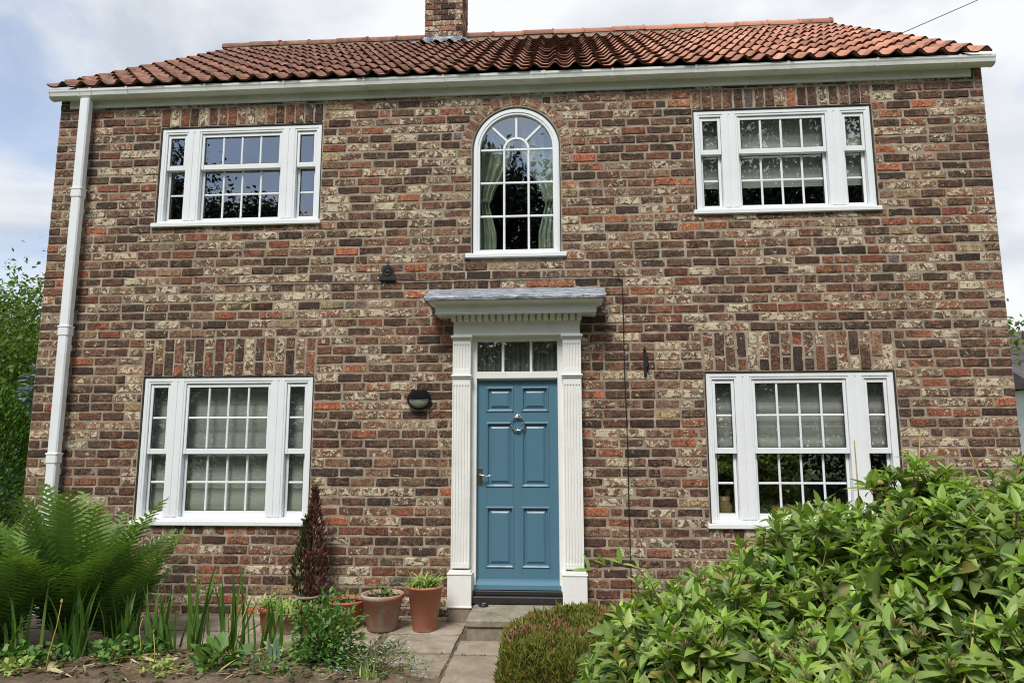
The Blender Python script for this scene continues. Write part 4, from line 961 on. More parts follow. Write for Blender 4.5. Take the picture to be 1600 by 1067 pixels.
# --- the big shrub in the foreground
HX = [.40, .47, .58, .75, 1.07, 1.6, 2.0, 2.3, 2.6, 3.4]; HZ = [.10, .42, .70, .92, 1.11, 1.27, 1.45, 1.54, 1.58, 1.64]
def bush_h(x, y):
    g = np.where(y > -3.3, 1-.35*((y+3.3)/.9)**2, 1-.34*((-3.3-y)/1.7)**1.3)
    lump = .07*np.sin(x*5.1+y*2.2)+.05*np.sin(x*9.3-y*6.1+1)+.03*np.sin(y*13+x*4)
    return np.interp(x, HX, HZ)*g+lump-.06
def bush():
    root = tag(empty('flowering_shrub', (2.2, -4.0, 0)), 'large leafy green shrub with bud clusters filling the right foreground', 'shrub')
    org = np.array([2.2, -4.0, 0.0])
    lt = [leaf_t(1, .38, 6, .30, .25, .42), leaf_t(1, .44, 6, .22, .45, .40), leaf_t(1, .34, 6, .35, .12, .45)]
    L = []     # leaf records: pos, dir, roll, len, template, young
    stems = []; tips = []
    n = 2900; xs_ = NP.uniform(.40, 3.5, n); ys_ = NP.uniform(-5.35, -2.5, n)
    for x, y in zip(xs_, ys_):
        if x > .41+(y+6.59)*.86+.7: continue
        h = float(bush_h(x, y)); e = .03
        gx = (float(bush_h(x+e, y))-h)/e; gy = (float(bush_h(x, y+e))-h)/e
        nrm = np.array([-gx, -gy, 1.0]); nrm /= np.linalg.norm(nrm)
        d = nrm*.75+np.array([0, 0, .55])+NP.normal(size=3)*.30; d /= np.linalg.norm(d)
        depth = abs(NP.normal())*.09 if NP.random() < .72 else NP.uniform(.12, .42)
        tip = np.array([x, y, h])-nrm*depth
        if tip[2] < .05: continue
        ln = NP.uniform(.16, .30); base = tip-d*ln-np.array([0, 0, .03]); mid = (tip+base)/2+NP.normal(size=3)*.015
        pts = [base, mid, tip]; stems.append(([tuple(p-org) for p in pts], .0042, .0022))
        young = NP.random() < .28; az = NP.uniform(0, 6.28)
        a = np.cross(d, [.3, .2, 1]); a /= np.linalg.norm(a); b_ = np.cross(d, a)
        npair = NP.integers(3, 5); big = NP.uniform(.088, .138)
        for k_ in range(npair):
            t = .25+.72*k_/(npair-1); p = base*(1-t)+tip*t+(mid-(base+tip)/2)*4*t*(1-t)
            ang = az+k_*1.57+NP.normal()*.2
            for s_ in (0, math.pi):
                o = a*math.cos(ang+s_)+b_*math.sin(ang+s_)
                ld = o*1.0+d*(.10+.55*t)+np.array([0, 0, -.12])+NP.normal(size=3)*.16
                L.append((p, ld, NP.normal()*.35, big*(1.08-.35*t)*NP.uniform(.62, 1.2), NP.integers(3), young and t > .5))
        bud = NP.random() < .34
        if bud: tips.append((tip+d*.012, d))
        for s_ in range(2 if bud else 4):
            o = a*math.cos(az+s_*1.57+.7)+b_*math.sin(az+s_*1.57+.7)
            L.append((tip, o*.75+d*.9+NP.normal(size=3)*.1, NP.normal()*.3, big*NP.uniform(.4, .7), 2, young or NP.random() < .18))
    # inner leaves that close the gaps
    n = 6500; xs_ = NP.uniform(.42, 3.5, n); ys_ = NP.uniform(-5.35, -2.5, n); hs = bush_h(xs_, ys_)
    for x, y, h in zip(xs_, ys_, hs):
        if x > .41+(y+6.59)*.86+.7: continue
        z = h-.08-NP.random()**1.5*.55
        if z < .03: continue
        d = rsph(1)[0]; d[2] *= .5
        L.append((np.array([x, y, z]), d, NP.normal()*.5, NP.uniform(.09, .14), NP.integers(3), False))
    # pale young shoot that reaches over to the door
    sp = [np.array(q) for q in ((.86, -3.28, .80), (.80, -3.3, .93), (.745, -3.3, .995), (.67, -3.3, 1.015), (.60, -3.3, 1.005), (.525, -3.3, .985))]
    stems.append(([tuple(p-org) for p in sp], .003, .0015))
    for i, p in enumerate(sp[1:]):
        for s_ in (-1, 1): L.append((p, np.array([-.35, .1*s_, .9 if s_ > 0 else .25])+NP.normal(size=3)*.12, .3*s_, .078, 2, True))
    P = np.array([l[0] for l in L]); D = np.array([l[1] for l in L]); Ro = np.array([l[2] for l in L]); Ln = np.array([l[3] for l in L]); Te = np.array([l[4] for l in L]); Yo = np.array([l[5] for l in L])
    M = frames(D, Ro)*Ln[:, None, None]
    # the 300 leaves that show largest: nearest in a coarse depth buffer of leaf centres
    C = P+M[:, :, 0]*.5; u, v, zz = proj(C); cell = {}
    wide = np.abs(np.einsum('ni,ni->n', M[:, :, 2]/Ln[:, None], (CAM_C-C)/np.linalg.norm(CAM_C-C, axis=1)[:, None]))
    size = (Ln/zz)**2*(.25+wide)
    for i in range(len(C)):
        if not (5 < u[i] < 1595 and 5 < v[i] < 1060): continue
        k_ = (int(u[i]/26), int(v[i]/20))
        if k_ not in cell or zz[i] < zz[cell[k_]]: cell[k_] = i
    best = sorted(cell.values(), key=lambda i: -size[i])[:296]; bs = set(best)
    me = []
    for T, F in lt:
        for mt in (L_BUSH, L_YOUNG):
            q = npmesh('leaf', T, F); q.materials.append(mt); me.append(q)
    for i in best:
        o = bpy.data.objects.new('leaf', me[Te[i]*2+int(Yo[i])]); COL.objects.link(o); o.parent = root
        mm = Matrix([list(r_) for r_ in M[i]]).to_4x4(); mm.translation = Vector(P[i]-org); o.matrix_local = mm
    for yo, mt, nm in ((False, L_BUSH, 'foliage'), (True, L_YOUNG, 'young_foliage')):
        parts = []
        for k_ in range(3):
            idx = np.array([i for i in range(len(L)) if i not in bs and Te[i] == k_ and bool(Yo[i]) == yo])
            if len(idx): parts.append(scatter(*lt[k_], M[idx], P[idx]-org))
        link(nm, npmesh(nm, *cat(parts)), mt, root, 'stuff')
    stem_mesh(stems).build('stems', STEM_B, root, kind='stuff', recalc=False)
    # bud clusters
    bm_ = []
    for s in range(3):
        r = random.Random(s); m = MB()
        for i in range(13):
            a = r.uniform(0, 6.28); e = r.uniform(0, .75); d = Vector((math.cos(a)*math.sin(e), math.sin(a)*math.sin(e), math.cos(e))); q = d*.012*r.uniform(.5, 1); ln = r.uniform(.012, .022)
            m.tube([tuple(q*.2), tuple(q+d*ln*.5), tuple(q+d*ln)], [.0012, .0028, .0006], 5)
        mm = m.mesh('flower_bud'); mm.materials.append(L_BUD); bm_.append(mm)
    tips.sort(key=lambda t: np.linalg.norm(t[0]-CAM_C))
    for i, (p, d) in enumerate(tips[:280]):
        o = bpy.data.objects.new('flower_bud', bm_[i % 3]); COL.objects.link(o); o.parent = root
        o.location = Vector(p-org); o.rotation_euler = Vector(d).to_track_quat('Z', 'Y').to_euler(); sc_ = RND.uniform(1.2, 1.9); o.scale = (sc_, sc_, sc_)
    # bare straw coloured canes poking out
    for (x0, y0, z0, x1, y1, z1, r) in ((1.90, -3.35, 1.15, 2.0, -3.32, 1.60, .0045), (2.22, -3.4, 1.2, 2.14, -3.4, 1.57, .004), (1.72, -3.25, 1.0, 1.74, -3.25, 1.56, .004), (1.55, -4.3, .75, 1.72, -4.15, 1.02, .004), (2.2, -3.9, 1.1, 2.38, -3.7, 1.5, .004), (1.72, -4.6, .8, 1.42, -4.8, .98, .0035)):
        m = MB(); A, B_ = Vector((x0, y0, z0))-Vector(org), Vector((x1, y1, z1))-Vector(org); m.tube([tuple(A), tuple(A.lerp(B_, .5)+Vector((.012, 0, .0))), tuple(B_)], [r, r*.85, r*.6], 6); m.build('cane', STEM_Y, root)
bush()

# --- ferns
def frond(L_, arch, n=27):
    """one fern frond in the XZ plane leaning to +X; returns verts, quads"""
    V, F = [], []; sp = []
    for i in range(n+1):
        t = i/n; an = math.radians(82)-arch*t**1.6; sp.append(an)
    pts = [Vector((0, 0, 0))]
    for i in range(n): pts.append(pts[-1]+Vector((math.cos(sp[i]), 0, math.sin(sp[i])))*L_/n)
    for i in range(n):     # rachis
        b = len(V); w_ = .004*(1-i/n)+.0012
        V += [(pts[i].x, -w_, pts[i].z), (pts[i].x, w_, pts[i].z), (pts[i+1].x, w_, pts[i+1].z), (pts[i+1].x, -w_, pts[i+1].z)]; F.append((b, b+1, b+2, b+3))
    for i in range(3, n):
        t = i/n; ln = L_*.175*(math.sin(math.pi*min(1, t*.93+.05)**.70)**.7)*1.1+.006; tang = Vector((math.cos(sp[i]), 0, math.sin(sp[i]))); nr = Vector((-tang.z, 0, tang.x))
        for s_ in (-1, 1):
            d = (Vector((0, s_, 0))*.93+tang*.42+nr*(.10+RND.uniform(-.08, .08))).normalized(); w_ = L_/n*.74; q = 5; b = len(V)
            p0 = pts[i]+tang*(L_/n*.5*(s_ > 0))
            for k_ in range(q+1):
                u = k_/q; ww = w_*(1-u**1.6)*(1 if k_ % 2 == 0 else .78)+.0006; c = p0+d*ln*u-nr*(.16*ln*u*u); V += [tuple(c+tang*ww*.5), tuple(c-tang*ww*.5)]
            F += [(b+2*k_, b+2*k_+1, b+2*k_+3, b+2*k_+2) for k_ in range(q)]
    return np.array(V), np.array(F)
def fern(loc, k_, hgt, label, lean=(0, 0)):
    root = tag(empty('fern', loc), label, 'fern', 'ferns beside the downpipe')
    for i in range(k_):
        az = 2*math.pi*i/k_+RND.uniform(-.25, .25); ring = RND.random(); V, F = frond(hgt*RND.uniform(.82, 1.12), .22+.85*ring**1.5)
        tilt = .03+.27*ring
        R_ = Matrix.Rotation(az, 3, 'Z') @ Matrix.Rotation(tilt, 3, 'Y') @ Matrix.Rotation(RND.uniform(-.5, .5), 3, 'Z')
        V = V@np.array(R_).T; V[:, 0] += .05*math.cos(az)+lean[0]*np.clip(V[:, 2], 0, 2); V[:, 1] += .05*math.sin(az)+lean[1]*np.clip(V[:, 2], 0, 2)
        link('frond', npmesh('frond', V, F, np.clip(V[:, 2]/hgt*.72+RND.uniform(-.12, .28), 0, 1), False), L_FERN, root)
fern((-3.42, -1.10, .02), 40, 1.16, 'tall bright green fern in the middle of the fern clump')
fern((-3.98, -1.18, .02), 34, 1.00, 'bright green fern at the outer end of the clump by the frame edge', (-.1, -.05))
fern((-3.12, -1.02, .02), 28, .86, 'green fern spreading its fronds in front of the lower window sill', (.06, 0))
fern((-3.72, -1.50, .04), 30, .86, 'lower green fern at the front of the clump over bare soil', (0, -.06))
fern((-4.42, -1.0, .02), 24, .95, 'partly cut off fern at the edge of the picture below the flowers')

# --- sword-leaved clumps (crocosmia / iris)
def blade(h, w_, lean, az, bend=.25):
    V = []; n = 7
    for i in range(n+1):
        t = i/n; r = lean*t+bend*h*t**3; ww = w_*.5*(1-.15*t)*(1-t**5)+.0008
        if t < .1: ww *= .7
        cx, cy = r*math.cos(az), r*math.sin(az); px, py = -math.sin(az), math.cos(az)
        V += [(cx+px*ww, cy+py*ww, h*t*(1-.12*t*bend)), (cx-px*ww, cy-py*ww, h*t*(1-.12*t*bend))]
    return np.array(V), np.array([(2*i, 2*i+1, 2*i+3, 2*i+2) for i in range(n)])
def clump(loc, k_, h, label, cat_, grp, mat=None, w_=.020, spread=.07, lean=.12, name='sword_leaf_plant', bend=.12, pname='blade'):
    root = tag(empty(name, loc), label, cat_, grp)
    for i in range(k_):
        V, F = blade(h*RND.uniform(.55, 1.1), w_*RND.uniform(.7, 1.2), RND.uniform(.1, 1)*lean, RND.uniform(0, 6.28), bend*RND.uniform(.2, 1.6))
        V[:, 0] += RND.gauss(0, spread); V[:, 1] += RND.gauss(0, spread*.5)
        link(pname, npmesh(pname, V, F, np.full(len(V), RND.random()), True), mat or L_IRIS, root)
    return root
G_SW = 'upright sword leaved plants along the bed'
def gp_(x, y): return (x, y, ground_z(x, y)-.02)
for x, y, k_, h, lab in ((-2.08, -1.22, 9, .62, 'tall upright sword leaves, the clump nearest the small orange pot'), (-2.30, -1.24, 10, .60, 'dense stand of tall sword leaves second from the small orange pot'), (-2.62, -1.22, 10, .48, 'clump of green sword leaves at the edge of the fern'), (-2.82, -1.34, 14, .46, 'wide clump of narrow sword leaves under the fern fronds'),
                         (-3.12, -1.50, 14, .52, 'clump of arching narrow leaves in front of the tall fern'), (-1.86, -1.18, 7, .52, 'few thin sword leaves standing in front of the small orange pot'), (-1.72, -1.25, 5, .44, 'sparse yellowing sword leaves beside the low bushy herb'), (-3.42, -1.62, 8, .46, 'narrow grassy leaves before the low front fern'), (-2.46, -1.32, 6, .30, 'short young sword leaves between the taller clumps')):
    clump(gp_(x, y), int(k_*1.7), h, lab, 'plant', G_SW, w_=.024)
clump(gp_(-1.62, -1.52), 5, .20, 'short broad blue green leaf fan in the soil by the herb', 'plant', None, L_GLAUC, .05, .02, .04, 'leaf_fan', .05)

# --- dry stems and spent tulips
def dry(loc, pts, label, leaves=2, mat=STEM_Y, head=True):
    root = tag(empty('dry_stem', loc), label, 'dead plant', 'spent bulbs in the bed'); m = MB()
    m.tube(pts, [.005-.003*i/(len(pts)-1) for i in range(len(pts))], 6); m.build('stem', mat, root, smooth=True)
    if head:
        m = MB(); m.lathe([(0, -.012), (.006, -.006), (.008, .006), (.003, .018), (0, .022)], 8, pts[-1]); m.build('seed_head', L_DRY, root, smooth=True)
    T, F = leaf_t(1, .16, 6, .4, .9, .35)
    for i in range(leaves):
        d = np.array([[math.cos(i*2.3+1), math.sin(i*2.3+1), .7]]); V, F2, r = scatter(T, F, frames(d, np.array([.6]))*RND.uniform(.12, .2), np.array([[0, 0, .01]])); link('withered_leaf', npmesh('withered_leaf', V, F2, r), L_DRY, root)
for x, y, pts, lab in ((-3.05, -1.84, ((0, 0, 0), (.01, 0, .12), (.05, 0, .30), (.07, 0, .46)), 'pale dry stem with withered base standing in front of the fern'),
                       (-3.95, -1.86, ((0, 0, 0), (.02, 0, .15), (.06, 0, .36)), 'thin dry stalk at the lower edge of the bed near the corner'),
                       (-3.78, -1.88, ((0, 0, 0), (-.01, 0, .12), (.03, 0, .26)), 'short dry stalk beside the glaucous tulip leaves'),
                       (-2.55, -1.62, ((0, 0, 0), (.02, 0, .10), (.00, 0, .22), (.02, 0, .30)), 'cluster of shrivelled cream tulip leaves on bare soil'),
                       (-2.38, -1.70, ((0, 0, 0), (.0, 0, .10), (-.02, 0, .24)), 'second shrivelled cream stalk beside the mulch heap'),
                       (-1.88, -1.62, ((0, 0, 0), (.03, 0, .14), (.06, 0, .28), (.10, 0, .40)), 'leaning straw coloured stalk with pinkish dry tip'),
                       (-1.98, -1.78, ((0, 0, 0), (.10, 0, .10), (.16, 0, .26), (.15, 0, .34)), 'arching straw stalk near the lobed green leaves')):
    dry(gp_(x, y), pts, lab, 4 if 'shrivelled' in lab or 'withered' in lab else 1)
clump(gp_(-3.82, -1.90), 6, .20, 'small fan of broad grey green tulip leaves at the bed edge', 'plant', None, L_GLAUC, .045, .03, .12, 'tulip_leaves', .5)
# --- leafy herbs built from many small leaves
def leafy(name, loc, rx, ry, h, nleaf, size, mat, label, cat_, grp=None, stems=14, wide=.45, flowers=None, up=.35, fold=.2, low=.05):
    root = tag(empty(name, loc), label, cat_, grp); T, F = leaf_t(1, wide, 3, fold, .25, .42); st_ = []
    P = rsph(nleaf); P[:, 2] = np.abs(P[:, 2]); rr = NP.random(nleaf)**.45
    lump = 1+.16*np.sin(P[:, 0]*7+P[:, 1]*5+loc[0]*9)+.10*np.sin(P[:, 1]*13+P[:, 2]*8)
    O = P*(rr*lump)[:, None]*np.array([rx, ry, h*.9])+np.array([0, 0, low*h])
    D = P*.6+rsph(nleaf)*.8+np.array([0, 0, up]); Ms = frames(D, NP.normal(size=nleaf)*.5)*(size*NP.uniform(.6, 1.25, nleaf))[:, None, None]
    link('foliage', npmesh('foliage', *scatter(T, F, Ms, O)), mat, root, 'stuff')
    for i in range(stems):
        q = O[NP.integers(nleaf)]; st_.append(([(q[0]*.1, q[1]*.1, 0), (q[0]*.5, q[1]*.5, q[2]*.6), tuple(q)], .004, .0015))
    if st_: stem_mesh(st_).build('stems', STEM_B, root, recalc=False)
    if flowers:
        fm, cnt, fs_, nm = flowers; T2, F2 = leaf_t(1, .8, 2, .1, .1, .5); ix = NP.integers(0, nleaf, cnt); ok = O[ix]; out = ok*np.array([1.06, 1.06, 1.05])
        parts = []
        for a in range(5):
            d = np.tile([math.cos(a*1.257), math.sin(a*1.257), .25], (cnt, 1))+NP.normal(size=(cnt, 3))*.05; parts.append(scatter(T2, F2, frames(d)*(fs_*NP.uniform(.7, 1.2, cnt))[:, None, None], out))
        link(nm, npmesh(nm, *cat(parts)), fm, root, 'stuff')
    return root
leafy('bushy_herb', gp_(-1.29, -1.42), .26, .24, .46, 1500, .05, L_GREEN, 'bushy fine leaved green herb in front of the terracotta pots', 'herb', stems=30)
leafy('lobed_weed', gp_(-1.92, -1.72), .17, .12, .17, 46, .11, L_GREEN, 'low weed with broad lobed green leaves in the soil', 'weed', stems=8, wide=.75)
leafy('ground_weed', gp_(-2.72, -1.50), .30, .18, .13, 240, .05, L_GREEN, 'patch of low green weeds beneath the fern edge', 'weed', stems=6, wide=.8)
leafy('ground_weed', gp_(-3.35, -1.72), .34, .14, .12, 220, .05, L_GREEN, 'patch of low weeds in front of the narrow leaf clump', 'weed', stems=6, wide=.8)
leafy('ground_weed', gp_(-1.12, -1.50), .22, .16, .09, 260, .035, L_GREEN, 'small weeds spreading from the bushy herb over the slab edge', 'weed', stems=6, wide=.5)
leafy('ground_weed', gp_(-2.28, -1.80), .16, .10, .10, 90, .04, L_LIME, 'pale weeds on the soil between the shrivelled stalks', 'weed', stems=4, wide=.6)
leafy('ground_weed', gp_(-1.55, -1.82), .20, .10, .11, 150, .035, L_GREEN, 'low weeds under the leaning straw stalk', 'weed', stems=6, wide=.5)
leafy('ground_weed', gp_(-4.0, -1.62), .24, .14, .16, 200, .05, L_GREEN, 'leafy weeds at the bed corner below the ferns', 'weed', stems=8, wide=.6)
leafy('ground_weed', gp_(-1.66, -1.36), .16, .10, .12, 110, .04, L_LIME, 'yellowish weeds between the blue green leaf fan and the pots', 'weed', stems=5, wide=.5)
leafy('yellow_weed', gp_(-3.22, -1.88), .10, .06, .07, 26, .06, L_LIME, 'small pale yellow green seedling at the bottom of the bed', 'weed', stems=3, wide=.8)
leafy('forget_me_not', gp_(-.86, -1.62), .36, .26, .20, 420, .035, L_GREEN, 'airy clump of pale blue forget me nots beside the path', 'flowers', stems=70, wide=.3, flowers=(L_FLB, 190, .0085, 'blossoms'))
leafy('forget_me_not', (-.98, -1.12, 0), .30, .16, .15, 120, .022, L_GREEN, 'sparse pale blue forget me nots over the slab joint', 'flowers', stems=46, wide=.3, flowers=(L_FLB, 80, .008, 'blossoms'))
clump(gp_(-.86, -1.80), 16, .12, 'tuft of bright grass at the bottom beside the path', 'grass', None, L_LIME, .012, .05, .05, 'grass_tuft')
# straw and leaf litter on the soil
T, F = leaf_t(1, .08, 3, .2, .2, .4); n = 420; O = np.stack([NP.uniform(-4.3, -.9, n), -1.15-NP.random(n)*.85, np.zeros(n)], 1); O[:, 2] = [ground_z(a, b)+.006 for a, b, _ in O]
D = rsph(n); D[:, 2] = np.abs(D[:, 2])*.25; V, F2, r = scatter(T, F, frames(D, NP.normal(size=n))*(NP.uniform(.03, .16, n))[:, None, None], O)
tag(link('leaf_litter', npmesh('leaf_litter', V, F2, r), L_DRY), 'dry straw and leaf litter scattered over the soil bed', 'litter', kind='stuff')
T, F = leaf_t(1, .5, 2, .2, .3, .4); n = 900; O = np.stack([NP.uniform(-4.4, -.5, n), -1.12-NP.random(n)*.9, np.zeros(n)], 1); O[:, 2] = [ground_z(a, b)+.004 for a, b, _ in O]
D = rsph(n); D[:, 2] = np.abs(D[:, 2])*.6+.2; V, F2, r = scatter(T, F, frames(D, NP.normal(size=n)*.5)*(NP.uniform(.012, .035, n))[:, None, None], O)
tag(link('small_weeds', npmesh('small_weeds', V, F2, r), L_GREEN), 'tiny green weed seedlings over the soil bed', 'weeds', kind='stuff')
# moss and seedlings in the paving joints
T, F = leaf_t(1, .6, 2, .2, .3, .4); jl = [((-4.9, -.53), (-.45, -.53)), ((-.43, -.1), (-.43, -1.8)), ((-1.06, -.02), (-1.06, -1.05)), ((-1.6, -.02), (-1.6, -1.0)), ((-2.25, -.02), (-2.25, -1.0)), ((-.42, -1.085), (.36, -1.085)), ((-1.9, -1.05), (-.45, -1.05)), ((-4.7, -.03), (-.65, -.03))]
O = np.array([(a[0]+(b[0]-a[0])*q+NP.normal()*.008, a[1]+(b[1]-a[1])*q+NP.normal()*.008, -.004) for a, b in jl for q in NP.random(60)**1.0 if mnoise.noise((a[0]+q*9, a[1]*3, 1)) > -.1]); n = len(O)
D = rsph(n); D[:, 2] = np.abs(D[:, 2])*.7+.3; V, F2, r = scatter(T, F, frames(D, NP.normal(size=n)*.5)*(NP.uniform(.008, .026, n))[:, None, None], O)
tag(link('joint_moss', npmesh('joint_moss', V, F2, r), L_HEATH), 'moss and seedlings growing in the paving joints', 'moss', kind='stuff')
# clods
m = MB()
for i in range(380):
    x, y = RND.uniform(-4.4, -.7), RND.uniform(-2.0, -1.15); s_ = RND.uniform(.006, .026); z = ground_z(x, y)
    vs = [(x+s_*math.cos(a)*RND.uniform(.7, 1.2), y+s_*math.sin(a)*RND.uniform(.7, 1.2), z+zz) for zz, kk in ((-.01, 1), (s_*.5, .8)) for a in [k_*1.257 for k_ in range(5)]]+[(x, y, z+s_*.8)]
    m.add(vs, [(k_, (k_+1) % 5, 5+(k_+1) % 5, 5+k_) for k_ in range(5)]+[(5+k_, 5+(k_+1) % 5, 10) for k_ in range(5)])
tag(m.build('soil_clods', SOIL, recalc=False), 'crumbs and clods of earth on the bed', 'soil', kind='stuff')

# --- pots
def pot(loc, r0, r1, h, mat, label, rim=.04, thick=.012, cat_='pot', grp='terracotta pots by the wall'):
    root = tag(empty('plant_pot', loc), label, cat_, grp); m = MB(); rr = r0+(r1-r0)*(1-rim/h)
    m.lathe([(0, 0), (r0*.96, 0), (r0, .006), (rr, h-rim), (rr+.004, h-rim+.001), (r1+thick*.7, h-rim+.012), (r1+thick, h-.012), (r1+thick*.6, h-.002), (r1, h), (r1-thick, h-.004), (r1-thick*1.6, h-.06)], 40, jit=.004); m.build('pot', mat, root, smooth=True)
    m = MB(); m.lathe([(r1-thick*1.3, h-.035), (r1*.5, h-.025), (0, h-.022)], 24); m.build('soil', COMPOST, root, smooth=True)
    return root
def strap(root, z, k_, L_, w_, mat, name='leaf', rad=.05, bend=1.0):
    for i in range(k_):
        V = []; n = 7; az = RND.uniform(0, 6.28); l = L_*RND.uniform(.6, 1.15); el = RND.uniform(.75, 1.45); b = bend*RND.uniform(.6, 1.3); p = Vector((0, 0, 0)); q0 = (RND.gauss(0, rad), RND.gauss(0, rad))
        for j in range(n+1):
            t = j/n; a = el-b*t*1.5; ww = w_*.5*(1-t**2.2)+.0008
            V += [(q0[0]+p.x*math.cos(az)-math.sin(az)*ww, q0[1]+p.x*math.sin(az)+math.cos(az)*ww, z+p.z+ww*.4), (q0[0]+p.x*math.cos(az), q0[1]+p.x*math.sin(az), z+p.z), (q0[0]+p.x*math.cos(az)+math.sin(az)*ww, q0[1]+p.x*math.sin(az)-math.cos(az)*ww, z+p.z+ww*.4)]
            p = p+Vector((math.cos(a), 0, math.sin(a)))*l/n
        F = []
        for j in range(n): F += [(3*j, 3*j+1, 3*j+4, 3*j+3), (3*j+1, 3*j+2, 3*j+5, 3*j+4)]
        V = np.array(V); link(name, npmesh(name, V, np.array(F), np.full(len(V), RND.random())), mat, root)
def tuft(root, z, rx, h, nleaf, size, mat, wide=.5):
    T, F = leaf_t(1, wide, 3, .2, .3, .42); P = rsph(nleaf, .3); P[:, 2] = np.abs(P[:, 2]); O = P*(NP.random(nleaf)**.5)[:, None]*np.array([rx, rx, h])+np.array([0, 0, z])
    link('foliage', npmesh('foliage', *scatter(T, F, frames(P+rsph(nleaf)*.8, NP.normal(size=nleaf)*.5)*(size*NP.uniform(.6, 1.2, nleaf))[:, None, None], O)), mat, root, 'stuff')
p = pot((-1.135, -.40, .0), .125, .175, .295, TERRA_A, 'wide weathered pot with pale bloom and thick rolled rim', .045); tuft(p, .27, .13, .09, 90, .04, L_GREEN); tuft(p, .27, .15, .14, 26, .03, L_DRY)
p = pot((-.768, -.40, .0), .100, .150, .365, TERRA_B, 'tall terracotta pot of spiky yellow green leaves beside the door plinth', .028); strap(p, .34, 95, .19, .014, L_LIME); strap(p, .34, 40, .17, .012, L_GREEN)
p = pot((-2.075, -.52, .0), .062, .080, .20, TERRA_C, 'small orange pot half hidden by sword leaves', .045); strap(p, .18, 30, .13, .022, L_LIME); tuft(p, .19, .11, .09, 60, .045, L_LIME)
p = pot((-1.90, -.56, .0), .085, .098, .17, TERRA_D, 'small beige pot under pale green leaves', .02); tuft(p, .16, .14, .10, 120, .045, L_LIME); strap(p, .16, 26, .15, .02, L_LIME)
p = pot((-1.72, -.50, .0), .085, .095, .20, m_terra('pot_brown', (110, 82, 66), (120, 100, 84), .2), 'dark brown pot of small rosettes behind the herb', .02); tuft(p, .19, .085, .05, 70, .03, L_GREEN)
p = pot((-1.46, -.36, .0), .11, .175, .235, TERRA_C, 'wide shallow terracotta bowl with sprawling green behind the herb', .03); tuft(p, .22, .16, .10, 90, .035, L_GREEN)
# --- browning columnar conifer in a pot by the wall
cp = pot((-1.84, -.24, .0), .085, .105, .24, m_terra('pot_grey', (140, 120, 106), (158, 148, 138), .6), 'grey pot holding a narrow conifer gone brown down one side', .03, cat_='conifer', grp='plants in pots by the wall')
T, F = leaf_t(1, .35, 2, .5, .1, .4)
def conifer_half(sx, n, mat, hmax, nm):
    z = NP.random(n); a = NP.uniform(0, 6.28, n); prof_ = np.interp(z, [0, .12, .35, .65, .85, 1], [.05, .095, .105, .07, .035, .006]); rad = prof_*np.sqrt(NP.random(n)*.7+.3)
    O = np.stack([rad*np.cos(a)+sx*(.02+.025*(1-z)), rad*np.sin(a)*.8, .22+z*hmax], 1); D = np.stack([np.cos(a)*.35, np.sin(a)*.35, np.ones(n)], 1)+NP.normal(size=(n, 3))*.38
    link(nm, npmesh(nm, *scatter(T, F, frames(D, NP.uniform(0, 6, n))*(NP.uniform(.025, .075, n))[:, None, None], O)), mat, cp, 'stuff')
conifer_half(1.2, 1000, L_CONB, .93, 'brown_foliage'); conifer_half(-1.6, 800, L_CONG, .68, 'green_foliage')
m = MB()
for i in range(9): m.tube([(RND.gauss(0, .02), RND.gauss(0, .02), .2), (RND.gauss(0, .035), -.03, .6), (RND.gauss(.02, .03), RND.gauss(0, .02), 1.0)], [.007, .004, .002], 5)
m.build('branch', STEM_B, cp, recalc=False)
